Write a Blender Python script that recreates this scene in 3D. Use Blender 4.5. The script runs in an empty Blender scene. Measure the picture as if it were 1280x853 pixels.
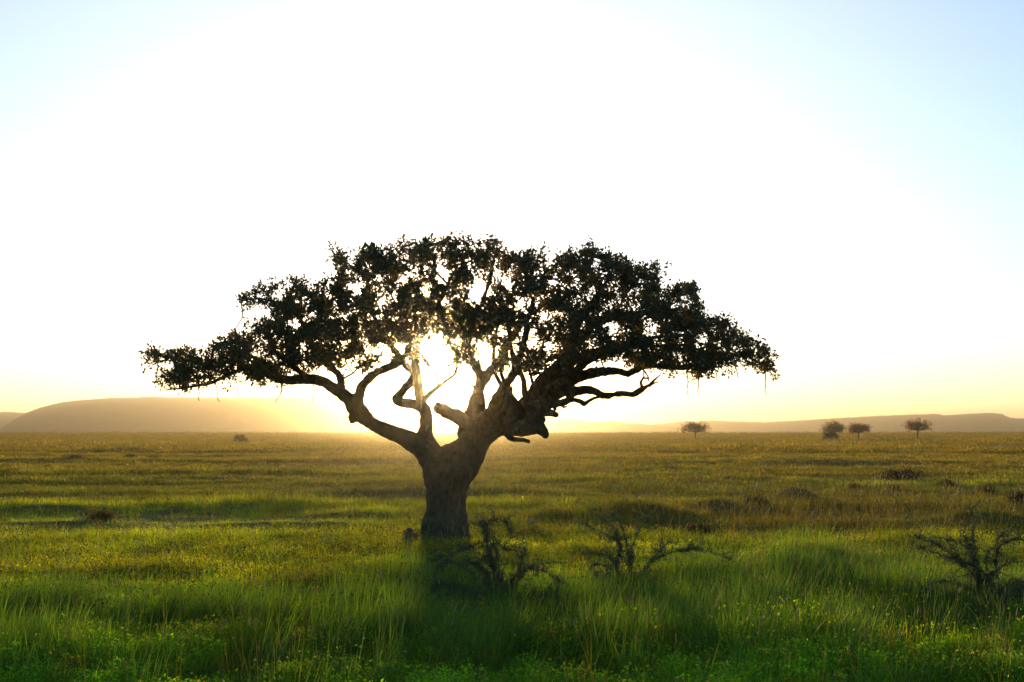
import bpy, bmesh, math, random
import numpy as np
from mathutils import Vector, noise as mnoise

scene = bpy.context.scene
COL = scene.collection
R = math.radians

# ------------------------------------------------------------------ camera
FP = 1778.0                                   # focal length in photo pixels (1280 wide)
CAM_H = 2.5
PITCH = math.atan((541.0 - 426.5) / FP)
cam_data = bpy.data.cameras.new("camera")
cam_data.lens = 36.0 * FP / 1280.0
cam_data.sensor_width = 36.0
cam_data.clip_start = 0.1
cam_data.clip_end = 30000.0
cam = bpy.data.objects.new("camera", cam_data)
COL.objects.link(cam)
cam.location = (0, 0, CAM_H)
cam.rotation_euler = (math.pi / 2 + PITCH, 0, 0)
scene.camera = cam


def at(px, py, Y):
    """world point on the sight line of photo pixel (px,py) at ground distance Y"""
    u = (px - 640.0) / FP
    v = (426.5 - py) / FP
    cy, sy = math.cos(PITCH), math.sin(PITCH)
    d = (u, cy - v * sy, sy + v * cy)
    t = Y / d[1]
    return Vector((d[0] * t, Y, CAM_H + d[2] * t))


def gdist(py):
    return CAM_H * FP / (py - 541.0)


# ------------------------------------------------------------------ sky and sun
SUN_EL = R(3.35)
SUN_AZ = math.atan((547.0 - 640.0) / FP)      # from +Y towards +X
sun_dir = Vector((math.sin(SUN_AZ) * math.cos(SUN_EL), math.cos(SUN_AZ) * math.cos(SUN_EL), math.sin(SUN_EL)))

world = bpy.data.worlds.new("World")
scene.world = world
world.use_nodes = True
wn, wl = world.node_tree.nodes, world.node_tree.links
wn.clear()
w_out = wn.new("ShaderNodeOutputWorld")
w_bg = wn.new("ShaderNodeBackground")
w_bg.inputs["Strength"].default_value = 0.12
w_sky = wn.new("ShaderNodeTexSky")
w_sky.sky_type = 'NISHITA'
w_sky.sun_disc = False
w_sky.sun_elevation = SUN_EL
w_sky.sun_rotation = SUN_AZ
w_sky.altitude = 1500
w_sky.air_density = 1.0
w_sky.dust_density = 0.5
w_sky.ozone_density = 2.8
# the solar disc and its aureole, at the sun lamp's own direction
w_tc = wn.new("ShaderNodeTexCoord")
w_dot = wn.new("ShaderNodeVectorMath"); w_dot.operation = 'DOT_PRODUCT'
w_dot.inputs[1].default_value = sun_dir
wl.new(w_tc.outputs["Generated"], w_dot.inputs[0])
w_acos = wn.new("ShaderNodeMath"); w_acos.operation = 'ARCCOSINE'
wl.new(w_dot.outputs["Value"], w_acos.inputs[0])
w_disc = wn.new("ShaderNodeMapRange"); w_disc.interpolation_type = 'SMOOTHSTEP'
w_disc.inputs["From Min"].default_value = 0.0038
w_disc.inputs["From Max"].default_value = 0.0052
w_disc.inputs["To Min"].default_value = 1.0
w_disc.inputs["To Max"].default_value = 0.0
wl.new(w_acos.outputs[0], w_disc.inputs["Value"])
w_dcol = wn.new("ShaderNodeVectorMath"); w_dcol.operation = 'SCALE'
w_dcol.inputs[0].default_value = (400, 320, 190)
wl.new(w_disc.outputs[0], w_dcol.inputs["Scale"])
# aureole: exp(-angle / a)
w_m1 = wn.new("ShaderNodeMath"); w_m1.operation = 'MULTIPLY'; w_m1.inputs[1].default_value = -1.0 / 0.31
wl.new(w_acos.outputs[0], w_m1.inputs[0])
w_exp = wn.new("ShaderNodeMath"); w_exp.operation = 'EXPONENT'
wl.new(w_m1.outputs[0], w_exp.inputs[0])
w_aur = wn.new("ShaderNodeVectorMath"); w_aur.operation = 'SCALE'
# the low sky is reddened by its longer path
w_sep = wn.new("ShaderNodeSeparateXYZ"); wl.new(w_tc.outputs["Generated"], w_sep.inputs[0])
w_el = wn.new("ShaderNodeMapRange"); w_el.interpolation_type = 'SMOOTHSTEP'
w_el.inputs["From Min"].default_value = 0.0; w_el.inputs["From Max"].default_value = 0.16
wl.new(w_sep.outputs["Z"], w_el.inputs["Value"])
w_cm = wn.new("ShaderNodeMix"); w_cm.data_type = 'RGBA'
w_cm.inputs["A"].default_value = (1.2, 0.2, 1.4, 1); w_cm.inputs["B"].default_value = (4.7, 4.1, 4.2, 1)
wl.new(w_el.outputs[0], w_cm.inputs["Factor"])
wl.new(w_cm.outputs["Result"], w_aur.inputs[0])
wl.new(w_exp.outputs[0], w_aur.inputs["Scale"])
w_a1 = wn.new("ShaderNodeVectorMath"); w_a1.operation = 'ADD'
w_a2 = wn.new("ShaderNodeVectorMath"); w_a2.operation = 'ADD'
wl.new(w_sky.outputs[0], w_a1.inputs[0]); wl.new(w_dcol.outputs[0], w_a1.inputs[1])
wl.new(w_a1.outputs[0], w_a2.inputs[0]); wl.new(w_aur.outputs[0], w_a2.inputs[1])
wl.new(w_a2.outputs[0], w_bg.inputs["Color"])
wl.new(w_bg.outputs[0], w_out.inputs["Surface"])

sun_data = bpy.data.lights.new("sun", 'SUN')
sun_data.energy = 3.4
sun_data.angle = R(2.0)
sun_data.color = (1.0, 0.66, 0.28)
sun = bpy.data.objects.new("sun", sun_data)
COL.objects.link(sun)
sun.rotation_euler = sun_dir.to_track_quat('Z', 'Y').to_euler()

scene.view_settings.view_transform = 'Standard'
scene.view_settings.look = 'None'
scene.view_settings.exposure = 1.3
scene.view_settings.gamma = 1.0
scene.view_settings.use_curve_mapping = False
scene.render.engine = 'CYCLES'
scene.cycles.use_denoising = True
scene.cycles.max_bounces = 6
scene.cycles.diffuse_bounces = 3
scene.cycles.transmission_bounces = 4
scene.cycles.volume_bounces = 0

rng = np.random.default_rng(7)
random.seed(7)


# ------------------------------------------------------------------ numpy noise
def _hash(ix, iy, seed):
    h = (ix.astype(np.int64) * 374761393 + iy.astype(np.int64) * 668265263 + seed * 1274126177) & 0xffffffff
    h = ((h ^ (h >> 13)) * 1274126177) & 0xffffffff
    h = (h ^ (h >> 16)) & 0xffffffff
    return h / 4294967295.0


def vnoise(x, y, seed=0):
    ix = np.floor(x); iy = np.floor(y)
    fx = x - ix; fy = y - iy
    fx = fx * fx * (3 - 2 * fx); fy = fy * fy * (3 - 2 * fy)
    a = _hash(ix, iy, seed); b = _hash(ix + 1, iy, seed)
    c = _hash(ix, iy + 1, seed); d = _hash(ix + 1, iy + 1, seed)
    return (a * (1 - fx) + b * fx) * (1 - fy) + (c * (1 - fx) + d * fx) * fy - 0.5


def fbm(x, y, seed=0, octv=3):
    s = 0; a = 1.0
    for k in range(octv):
        s = s + a * vnoise(x * 2 ** k + 17.3 * k, y * 2 ** k - 9.1 * k, seed + k * 31)
        a *= 0.5
    return s


# ------------------------------------------------------------------ materials
def mat(name):
    m = bpy.data.materials.new(name)
    m.use_nodes = True
    m.node_tree.nodes.clear()
    return m, m.node_tree.nodes, m.node_tree.links


def leaf_material(name, col, trans_col, var=0.35, trans=0.45, attr=None, rough=0.6, spec=0.25):
    """diffuse + translucent leaf, with variation per instance/face position"""
    m, n, l = mat(name)
    out = n.new("ShaderNodeOutputMaterial")
    dif = n.new("ShaderNodeBsdfPrincipled")
    dif.inputs["Roughness"].default_value = rough
    dif.inputs["Specular IOR Level"].default_value = spec
    tr = n.new("ShaderNodeBsdfTranslucent")
    mix = n.new("ShaderNodeMixShader")
    mix.inputs[0].default_value = trans
    if attr:
        at_ = n.new("ShaderNodeAttribute"); at_.attribute_type = 'INSTANCER'; at_.attribute_name = attr
        base = at_.outputs["Color"]
        mt = n.new("ShaderNodeMix"); mt.data_type = 'RGBA'; mt.blend_type = 'MULTIPLY'
        mt.inputs["Factor"].default_value = 1.0
        l.new(base, mt.inputs["A"]); mt.inputs["B"].default_value = (*trans_col, 1)
        l.new(base, dif.inputs["Base Color"])
        l.new(mt.outputs["Result"], tr.inputs["Color"])
    else:
        geo = n.new("ShaderNodeNewGeometry")
        nz = n.new("ShaderNodeTexNoise"); nz.inputs["Scale"].default_value = 1.6; nz.inputs["Detail"].default_value = 4
        l.new(geo.outputs["Position"], nz.inputs["Vector"])
        add = n.new("ShaderNodeMath"); add.operation = 'ADD'
        l.new(nz.outputs["Fac"], add.inputs[0])
        rpi = n.new("ShaderNodeMath"); rpi.operation = 'MULTIPLY'; rpi.inputs[1].default_value = 0.6
        l.new(geo.outputs["Random Per Island"], rpi.inputs[0])
        l.new(rpi.outputs[0], add.inputs[1])
        mr = n.new("ShaderNodeMapRange")
        mr.inputs["From Min"].default_value = 0.3; mr.inputs["From Max"].default_value = 1.3
        mr.inputs["To Min"].default_value = 1 - var; mr.inputs["To Max"].default_value = 1 + var
        l.new(add.outputs[0], mr.inputs["Value"])
        for c, tgt in ((col, dif.inputs["Base Color"]), (trans_col, tr.inputs["Color"])):
            vm = n.new("ShaderNodeVectorMath"); vm.operation = 'SCALE'
            vm.inputs[0].default_value = c
            l.new(mr.outputs[0], vm.inputs["Scale"])
            l.new(vm.outputs[0], tgt)
    l.new(dif.outputs[0], mix.inputs[1]); l.new(tr.outputs[0], mix.inputs[2])
    l.new(mix.outputs[0], out.inputs["Surface"])
    return m


def bark_material(name, c1, c2, scale=6.0, bump=0.6):
    m, n, l = mat(name)
    out = n.new("ShaderNodeOutputMaterial")
    p = n.new("ShaderNodeBsdfPrincipled")
    p.inputs["Roughness"].default_value = 0.9
    p.inputs["Specular IOR Level"].default_value = 0.15
    tc = n.new("ShaderNodeTexCoord")
    mp = n.new("ShaderNodeMapping"); mp.inputs["Scale"].default_value = (1, 1, 0.6)
    l.new(tc.outputs["Object"], mp.inputs["Vector"])
    vo = n.new("ShaderNodeTexVoronoi"); vo.inputs["Scale"].default_value = scale; vo.feature = 'F1'
    nz = n.new("ShaderNodeTexNoise"); nz.inputs["Scale"].default_value = scale * 1.7; nz.inputs["Detail"].default_value = 8
    nz2 = n.new("ShaderNodeTexNoise"); nz2.inputs["Scale"].default_value = scale * 0.25; nz2.inputs["Detail"].default_value = 5
    dv = n.new("ShaderNodeVectorMath"); dv.operation = 'ADD'
    sc = n.new("ShaderNodeVectorMath"); sc.operation = 'SCALE'; sc.inputs["Scale"].default_value = 0.25
    l.new(mp.outputs[0], nz.inputs["Vector"]); l.new(mp.outputs[0], nz2.inputs["Vector"])
    l.new(nz.outputs["Color"], sc.inputs[0])
    l.new(mp.outputs[0], dv.inputs[0]); l.new(sc.outputs[0], dv.inputs[1])
    l.new(dv.outputs[0], vo.inputs["Vector"])
    ramp = n.new("ShaderNodeValToRGB")
    ramp.color_ramp.elements[0].position = 0.3; ramp.color_ramp.elements[0].color = (*c1, 1)
    ramp.color_ramp.elements[1].position = 0.7; ramp.color_ramp.elements[1].color = (*c2, 1)
    add = n.new("ShaderNodeMath"); add.operation = 'MULTIPLY_ADD'; add.inputs[1].default_value = 0.45
    l.new(vo.outputs["Distance"], add.inputs[0]); l.new(nz.outputs["Fac"], add.inputs[2])
    av = n.new("ShaderNodeMath"); av.operation = 'MULTIPLY_ADD'; av.inputs[1].default_value = 0.5
    l.new(nz2.outputs["Fac"], av.inputs[0])
    hv = n.new("ShaderNodeMath"); hv.operation = 'MULTIPLY'; hv.inputs[1].default_value = 0.5
    l.new(add.outputs[0], hv.inputs[0]); l.new(hv.outputs[0], av.inputs[2])
    l.new(av.outputs[0], ramp.inputs[0])
    l.new(ramp.outputs[0], p.inputs["Base Color"])
    b = n.new("ShaderNodeBump"); b.inputs["Strength"].default_value = bump; b.inputs["Distance"].default_value = 0.05
    l.new(add.outputs[0], b.inputs["Height"]); l.new(b.outputs[0], p.inputs["Normal"])
    l.new(p.outputs[0], out.inputs["Surface"])
    return m


M_bark = bark_material("fig_bark", (0.016, 0.013, 0.008), (0.10, 0.085, 0.055), 8.0, 1.0)
M_dead = bark_material("dead_wood", (0.04, 0.032, 0.024), (0.13, 0.11, 0.085), 10)
M_twig = bark_material("twig_bark", (0.09, 0.07, 0.045), (0.17, 0.14, 0.09), 12, 0.3)
M_thorn = bark_material("thorn_bark", (0.05, 0.045, 0.03), (0.12, 0.11, 0.08), 14, 0.3)
M_leaf = leaf_material("fig_leaf", (0.045, 0.055, 0.018), (0.22, 0.16, 0.03), 0.4, 0.30, rough=0.45)
M_thornleaf = leaf_material("thorn_bush_leaf", (0.065, 0.115, 0.055), (0.09, 0.13, 0.04), 0.4, 0.3)
M_acacia = leaf_material("acacia_leaf_hazed", (0.17, 0.13, 0.06), (0.5, 0.32, 0.12), 0.35, 0.4)  # leaf tone lightened and warmed to stand in for haze on far trees
M_shrub = leaf_material("shrub_leaf", (0.05, 0.06, 0.02), (0.10, 0.09, 0.02), 0.4, 0.3)
M_grass = leaf_material("grass_blade", (0, 0, 0), (1.95, 1.9, 0.4), trans=0.5, attr="tint", rough=0.55, spec=0.3)
M_straw = leaf_material("straw", (0.34, 0.29, 0.14), (0.42, 0.35, 0.13), 0.3, 0.5)
M_seed = leaf_material("seed_head", (0.045, 0.042, 0.015), (0.07, 0.06, 0.02), 0.4, 0.15)
M_flower = leaf_material("flower_petal", (0.65, 0.60, 0.42), (0.6, 0.55, 0.3), 0.2, 0.4)

# ground: soil and low sward under the grass, going over to tan plain far off
M_ground, n, l = mat("plain_ground")
out = n.new("ShaderNodeOutputMaterial")
p = n.new("ShaderNodeBsdfPrincipled"); p.inputs["Roughness"].default_value = 0.95
p.inputs["Specular IOR Level"].default_value = 0.1
geo = n.new("ShaderNodeNewGeometry")
mp = n.new("ShaderNodeMapping"); mp.inputs["Scale"].default_value = (0.25, 1, 1)
l.new(geo.outputs["Position"], mp.inputs["Vector"])
nA = n.new("ShaderNodeTexNoise"); nA.inputs["Scale"].default_value = 0.03; nA.inputs["Detail"].default_value = 8
nB = n.new("ShaderNodeTexNoise"); nB.inputs["Scale"].default_value = 1.4; nB.inputs["Detail"].default_value = 6
l.new(mp.outputs[0], nA.inputs["Vector"]); l.new(geo.outputs["Position"], nB.inputs["Vector"])
sep = n.new("ShaderNodeSeparateXYZ"); l.new(geo.outputs["Position"], sep.inputs[0])
mrd = n.new("ShaderNodeMapRange"); mrd.inputs["From Min"].default_value = 30; mrd.inputs["From Max"].default_value = 260
l.new(sep.outputs["Y"], mrd.inputs["Value"])
rA = n.new("ShaderNodeValToRGB")
rA.color_ramp.elements[0].position = 0.35; rA.color_ramp.elements[0].color = (0.045, 0.065, 0.012, 1)
rA.color_ramp.elements[1].position = 0.65; rA.color_ramp.elements[1].color = (0.090, 0.105, 0.022, 1)
l.new(nB.outputs["Fac"], rA.inputs[0])
rB = n.new("ShaderNodeValToRGB")
rB.color_ramp.elements[0].position = 0.35; rB.color_ramp.elements[0].color = (0.11, 0.095, 0.035, 1)
rB.color_ramp.elements[1].position = 0.68; rB.color_ramp.elements[1].color = (0.20, 0.165, 0.07, 1)
l.new(nA.outputs["Fac"], rB.inputs[0])
mx = n.new("ShaderNodeMix"); mx.data_type = 'RGBA'
l.new(mrd.outputs[0], mx.inputs["Factor"]); l.new(rA.outputs[0], mx.inputs["A"]); l.new(rB.outputs[0], mx.inputs["B"])
l.new(mx.outputs["Result"], p.inputs["Base Color"])
bp = n.new("ShaderNodeBump"); bp.inputs["Strength"].default_value = 0.8; bp.inputs["Distance"].default_value = 0.25
l.new(nB.outputs["Fac"], bp.inputs["Height"]); l.new(bp.outputs[0], p.inputs["Normal"])
l.new(p.outputs[0], out.inputs["Surface"])

# hills: dark wooded slopes
M_hill, n, l = mat("wooded_hill")
out = n.new("ShaderNodeOutputMaterial")
p = n.new("ShaderNodeBsdfPrincipled"); p.inputs["Roughness"].default_value = 1.0
p.inputs["Specular IOR Level"].default_value = 0.0
geo = n.new("ShaderNodeNewGeometry")
nz = n.new("ShaderNodeTexNoise"); nz.inputs["Scale"].default_value = 0.03; nz.inputs["Detail"].default_value = 8
l.new(geo.outputs["Position"], nz.inputs["Vector"])
rp = n.new("ShaderNodeValToRGB")
rp.color_ramp.elements[0].position = 0.35; rp.color_ramp.elements[0].color = (0.02, 0.025, 0.018, 1)
rp.color_ramp.elements[1].position = 0.7; rp.color_ramp.elements[1].color = (0.045, 0.05, 0.032, 1)
l.new(nz.outputs["Fac"], rp.inputs[0]); l.new(rp.outputs[0], p.inputs["Base Color"])
l.new(p.outputs[0], out.inputs["Surface"])


# ------------------------------------------------------------------ mesh helpers
def mesh_np(name, verts, faces, mats, smooth=False, mat_idx=None):
    """faces: list of arrays with equal row length, or one (n,k) array"""
    me = bpy.data.meshes.new(name)
    verts = np.asarray(verts, dtype=np.float32)
    fl = faces if isinstance(faces, list) else [faces]
    fl = [np.asarray(f, dtype=np.int32) for f in fl if len(f)]
    me.vertices.add(len(verts)); me.vertices.foreach_set("co", verts.ravel())
    nl = sum(f.size for f in fl); nf = sum(len(f) for f in fl)
    me.loops.add(nl); me.polygons.add(nf)
    me.loops.foreach_set("vertex_index", np.concatenate([f.ravel() for f in fl]))
    tot = np.concatenate([np.full(len(f), f.shape[1], dtype=np.int32) for f in fl])
    st = np.concatenate([[0], np.cumsum(tot)[:-1]]).astype(np.int32)
    me.polygons.foreach_set("loop_start", st)
    me.polygons.foreach_set("loop_total", tot)
    if mat_idx is not None:
        me.polygons.foreach_set("material_index", np.asarray(mat_idx, dtype=np.int32))
    me.polygons.foreach_set("use_smooth", np.full(nf, smooth, dtype=bool))
    for m in (mats if isinstance(mats, (list, tuple)) else [mats]):
        me.materials.append(m)
    me.update(calc_edges=True)
    return me


def link(name, me, parent=None, label=None, cat=None, group=None, kind=None):
    o = bpy.data.objects.new(name, me)
    COL.objects.link(o)
    if parent is not None:
        o.parent = parent
    if label: o["label"] = label
    if cat: o["category"] = cat
    if group: o["group"] = group
    if kind: o["kind"] = kind
    return o


def empty(name, loc, label, cat, group=None):
    o = bpy.data.objects.new(name, None)
    COL.objects.link(o)
    o.location = loc
    o["label"] = label; o["category"] = cat
    if group: o["group"] = group
    return o


def catmull(P, step):
    """P (n,k) control rows -> resampled rows, first 3 columns are position"""
    P = np.asarray(P, float)
    Q = np.vstack([2 * P[0] - P[1], P, 2 * P[-1] - P[-2]])
    outp = []
    for i in range(1, len(Q) - 2):
        a, b, c, d = Q[i - 1], Q[i], Q[i + 1], Q[i + 2]
        k = max(1, int(np.linalg.norm(c[:3] - b[:3]) / step))
        for j in range(k):
            t = j / k
            outp.append(0.5 * (2 * b + (c - a) * t + (2 * a - 5 * b + 4 * c - d) * t * t + (3 * b - a - 3 * c + d) * t ** 3))
    outp.append(P[-1])
    return np.array(outp)


def tube(path, rad, sides, rjit=0.0, cap=True):
    """path (n,3), rad (n,) -> verts, quads, tris"""
    n_ = len(path)
    T = np.gradient(path, axis=0)
    T /= np.linalg.norm(T, axis=1)[:, None] + 1e-9
    up = np.array([0.3, 0.9, 0.2]) if abs(T[0] @ np.array([0, 1, 0])) < 0.8 else np.array([1.0, 0, 0])
    V = []
    N = np.cross(T[0], up); N /= np.linalg.norm(N)
    ang = np.arange(sides) * 2 * math.pi / sides
    for i in range(n_):
        N = N - T[i] * (N @ T[i]); N /= np.linalg.norm(N) + 1e-9
        B = np.cross(T[i], N)
        r = rad[i] * (1 + (rng.uniform(-rjit, rjit, sides) if rjit else 0))
        V.append(path[i] + (np.outer(np.cos(ang) * r, N) + np.outer(np.sin(ang) * r, B)))
    V = np.vstack(V)
    q = []
    for i in range(n_ - 1):
        for s in range(sides):
            s2 = (s + 1) % sides
            q.append((i * sides + s, i * sides + s2, (i + 1) * sides + s2, (i + 1) * sides + s))
    t = []
    if cap:
        a = len(V); V = np.vstack([V, path[0] - T[0] * rad[0] * 0.4, path[-1] + T[-1] * rad[-1] * 0.6])
        for s in range(sides):
            s2 = (s + 1) % sides
            t.append((a, s2, s))
            t.append((a + 1, (n_ - 1) * sides + s, (n_ - 1) * sides + s2))
    return V, np.array(q, dtype=np.int32), np.array(t, dtype=np.int32).reshape(-1, 3)


class Acc:
    def __init__(s): s.V = []; s.Q = []; s.T = []; s.n = 0
    def add(s, V, Q, T):
        s.V.append(V)
        if len(Q): s.Q.append(Q + s.n)
        if len(T): s.T.append(T + s.n)
        s.n += len(V)
    def mesh(s, name, m, smooth=True, org=None):
        V = np.vstack(s.V)
        if org is not None: V = V - np.array(org)
        f = []
        if s.Q: f.append(np.vstack(s.Q))
        if s.T: f.append(np.vstack(s.T))
        return mesh_np(name, V, f, m, smooth)


# ------------------------------------------------------------------ terrain
MOUNDS = []      # x, y, sx, sy, h


def mound_px(px, base_py, wpx, hpx, sy=1.0):
    d = gdist(base_py)
    MOUNDS.append(((px - 640) / FP * (d + sy), d + sy * 0.9, wpx / FP * d / 3.2, sy, hpx / FP * d))


mound_px(990, 627, 90, 19, 1.6)
mound_px(790, 652, 190, 21, 2.0)
mound_px(700, 656, 150, 10, 1.5)
mound_px(890, 640, 130, 13, 1.6)
mound_px(1000, 718, 170, 24, 1.1)
mound_px(20, 640, 420, 10, 1.6)
mound_px(330, 638, 520, 8, 1.6)
mound_px(360, 660, 420, 7, 1.0)
mound_px(90, 655, 380, 5, .8)
mound_px(190, 669, 460, 5, 0.7)
mound_px(460, 648, 260, 9, 1.3)
mound_px(560, 622, 500, 10, 2.0)
mound_px(1120, 690, 240, 14, 1.2)
mound_px(1220, 655, 200, 14, 1.2)
mound_px(620, 700, 260, 10, 1.0)
mound_px(1050, 583, 420, 6, 5)
mound_px(820, 582, 260, 5, 5)
mound_px(1230, 590, 240, 6, 4)
mound_px(240, 604, 420, 6, 4)
mound_px(900, 600, 160, 6, 3)


def ground_h(x, y):
    x = np.asarray(x, float); y = np.asarray(y, float)
    d = np.hypot(x, y)
    h = np.zeros_like(x)
    near = np.clip(1 - (d - 350) / 200, 0, 1)
    h += near * (0.10 * fbm(x / 5.0, y / 3.0, 3) + 0.22 * np.clip((d - 30) / 40, 0, 1) * fbm(x / 34.0, y / 7.0, 11, 3))
    h += np.clip(1 - (d - 26) / 10, 0, 1) * (0.17 * np.clip(fbm(x / 1.5, y / 1.2, 61, 2) + .1, -.3, 1) + .10 * fbm(x / .6, y / .55, 67, 2))
    mid = np.clip((d - 70) / 80, 0, 1) * np.clip(1 - (d - 1500) / 800, 0, 1)
    h += mid * 0.35 * fbm(x / 90.0, y / 26.0, 23, 3) 
    # the plain swells gently to a crest that is the horizon, and drops behind it
    t_ = np.clip((d - 250) / 600, 0, 1); h += 1.9 * t_ * t_ * (3 - 2 * t_)
    t_ = np.clip((d - 900) / 700, 0, 1); h -= 7.0 * t_ * t_ * (3 - 2 * t_)
    for mx_, my_, sx, sy, hh in MOUNDS:
        h += hh * np.exp(-((x - mx_) / sx) ** 2 - ((y - my_) / sy) ** 2) * (1 + 0.35 * vnoise(x / 0.8 / max(sy, 1), y / 0.6, 5))
    return h - 0.05


angs = np.concatenate([np.linspace(-34, 34, 420), np.linspace(34, 326, 74)[1:-1]])
angs = np.radians(angs)
rad = np.concatenate([[0.0], np.geomspace(4, 11, 8)[:-1], np.geomspace(11, 60, 190)[:-1], np.geomspace(60, 600, 170)[:-1], np.geomspace(600, 6000, 40)])
A, Rr = np.meshgrid(angs, rad)
X = np.sin(A) * Rr; Y = np.cos(A) * Rr
Z = ground_h(X, Y)
V = np.stack([X.ravel(), Y.ravel(), Z.ravel()], 1)
na, nr = len(angs), len(rad)
I = np.arange(nr - 1)[:, None] * na; J = np.arange(na)[None, :]; J2 = (J + 1) % na
Q = np.stack([I + J, I + J2, I + na + J2, I + na + J], -1).reshape(-1, 4)[:, ::-1]
Q = Q[na:]                                     # centre ring as one fan
fan = np.stack([np.zeros(na, int), na + np.arange(na), na + (np.arange(na) + 1) % na], 1)[:, ::-1]
ground = link("ground", mesh_np("ground", V, [Q, fan], M_ground, True), kind="structure",
              label="flat grassy savanna plain reaching the far horizon")


# hills --------------------------------------------------------------
def make_hill(name, prof, D, label, depth=900.0, seed=1, slope=420.0):
    xs = np.array([p_[0] for p_ in prof], float); hs = np.array([541.3 - p_[1] for p_ in prof], float)
    px = np.arange(xs[0], xs[-1] + 0.1, 1.3)
    hp = np.interp(px, xs, hs)
    k = np.ones(5) / 5; hp = np.convolve(np.pad(hp, 2, 'edge'), k, 'valid')
    hm = hp / FP * D + 2.5
    wx = (px - 640) / FP * D
    # cross section: t from -1.2 (plain in front) to plateau and back
    ts = np.concatenate([np.linspace(-1.0, 0, 16), np.linspace(0, 1, 6)[1:], np.linspace(1, 2, 8)[1:]])
    rows = []
    for t in ts:
        if t <= 0:
            y = D + slope * t; f = 0.5 - 0.5 * math.cos(math.pi * (t + 1)); f = f ** 1.15
            fan_ = 1.0
        elif t <= 1:
            y = D + depth * t; f = 1.0 - 0.02 * t
        else:
            y = D + depth + slope * (t - 1); f = 0.98 * (0.5 + 0.5 * math.cos(math.pi * (t - 1)))
        gul = fbm(wx / 130.0 + seed, np.full_like(wx, y / 200.0), seed, 4)
        top = 1 if abs(t) < 1e-6 else 0
        yy = y + gul * 90 * (1 - abs(f - 0.5))
        if top: yy = np.full_like(wx, y)
        zz = hm * f * (1 + 0.10 * gul * (0 if t >= 0 else 1))
        if top:
            zz = hm + rng.uniform(-0.6, 2.0, len(wx)) + 1.2 * vnoise(wx / 18.0, wx * 0, 4)
        rows.append(np.stack([wx * (yy / D if t < 0 else 1.0), yy, zz - 6.5 * (1 - np.clip(zz / 30.0, 0, 1)) - 0.2], 1))
    n1, n2 = len(ts), len(px)
    V = np.vstack(rows)
    I = np.arange(n1 - 1)[:, None] * n2; J = np.arange(n2 - 1)[None, :]
    Q = np.stack([I + J, I + J + 1, I + n2 + J + 1, I + n2 + J], -1).reshape(-1, 4)
    return link(name, mesh_np(name, V, Q, M_hill, True), kind="structure", label=label)


make_hill("mesa_hill", [(-40, 541), (-5, 538), (15, 528), (35, 517), (50, 511), (66, 507), (82, 503), (100, 501), (140, 499), (175, 498),
          (230, 498), (320, 498.5), (400, 498), (480, 499), (560, 503), (620, 512), (680, 524), (740, 533), (800, 541)], 3000,
          "broad flat-topped hill rising behind the plain under the left of the crown", seed=2)
make_hill("far_ridge", [(-260, 519), (-120, 517), (0, 516), (40, 517), (120, 522), (220, 541)], 4300,
          "low pale ridge at the far left behind the flat-topped hill", seed=5)
make_hill("hazy_hill", [(560, 541), (640, 527), (690, 525), (710, 524), (735, 528), (760, 527.5), (800, 530), (850, 534), (900, 538), (950, 541)], 3300,
          "pale hazy hill just right of the big tree", seed=8)
make_hill("blue_ridge", [(780, 541), (820, 531), (850, 528), (885, 526.5), (930, 528), (980, 529.5), (1000, 527), (1040, 524), (1100, 521), (1150, 519),
          (1172, 518), (1180, 520.5), (1192, 519.5), (1215, 518), (1240, 517), (1252, 518), (1262, 523), (1285, 524.5), (1340, 526), (1420, 531), (1500, 541)], 4200,
          "long blue-grey tableland on the horizon behind the small acacias", seed=12)
make_hill("low_rise", [(1090, 541), (1160, 539.2), (1230, 538), (1290, 537.6), (1400, 538), (1500, 541)], 2300,
          "thin dark rise at the foot of the blue tableland", seed=15, depth=300, slope=150)

# ------------------------------------------------------------------ main tree
TY = 32.0
KP = TY / FP         # metres per photo pixel at the tree
ORG = at(557, 683, TY); ORG.z = float(ground_h(ORG.x, ORG.y)) - 0.05
tree = empty("fig_tree", ORG, "large spreading fig tree with forked trunk against the setting sun", "tree")


def chain(rows):
    o = []
    for r in rows:
        p_ = at(r[0], r[1], TY + r[3])
        o.append((p_.x, p_.y, p_.z, r[2] * (TY + r[3]) / FP))
    return np.array(o)


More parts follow.
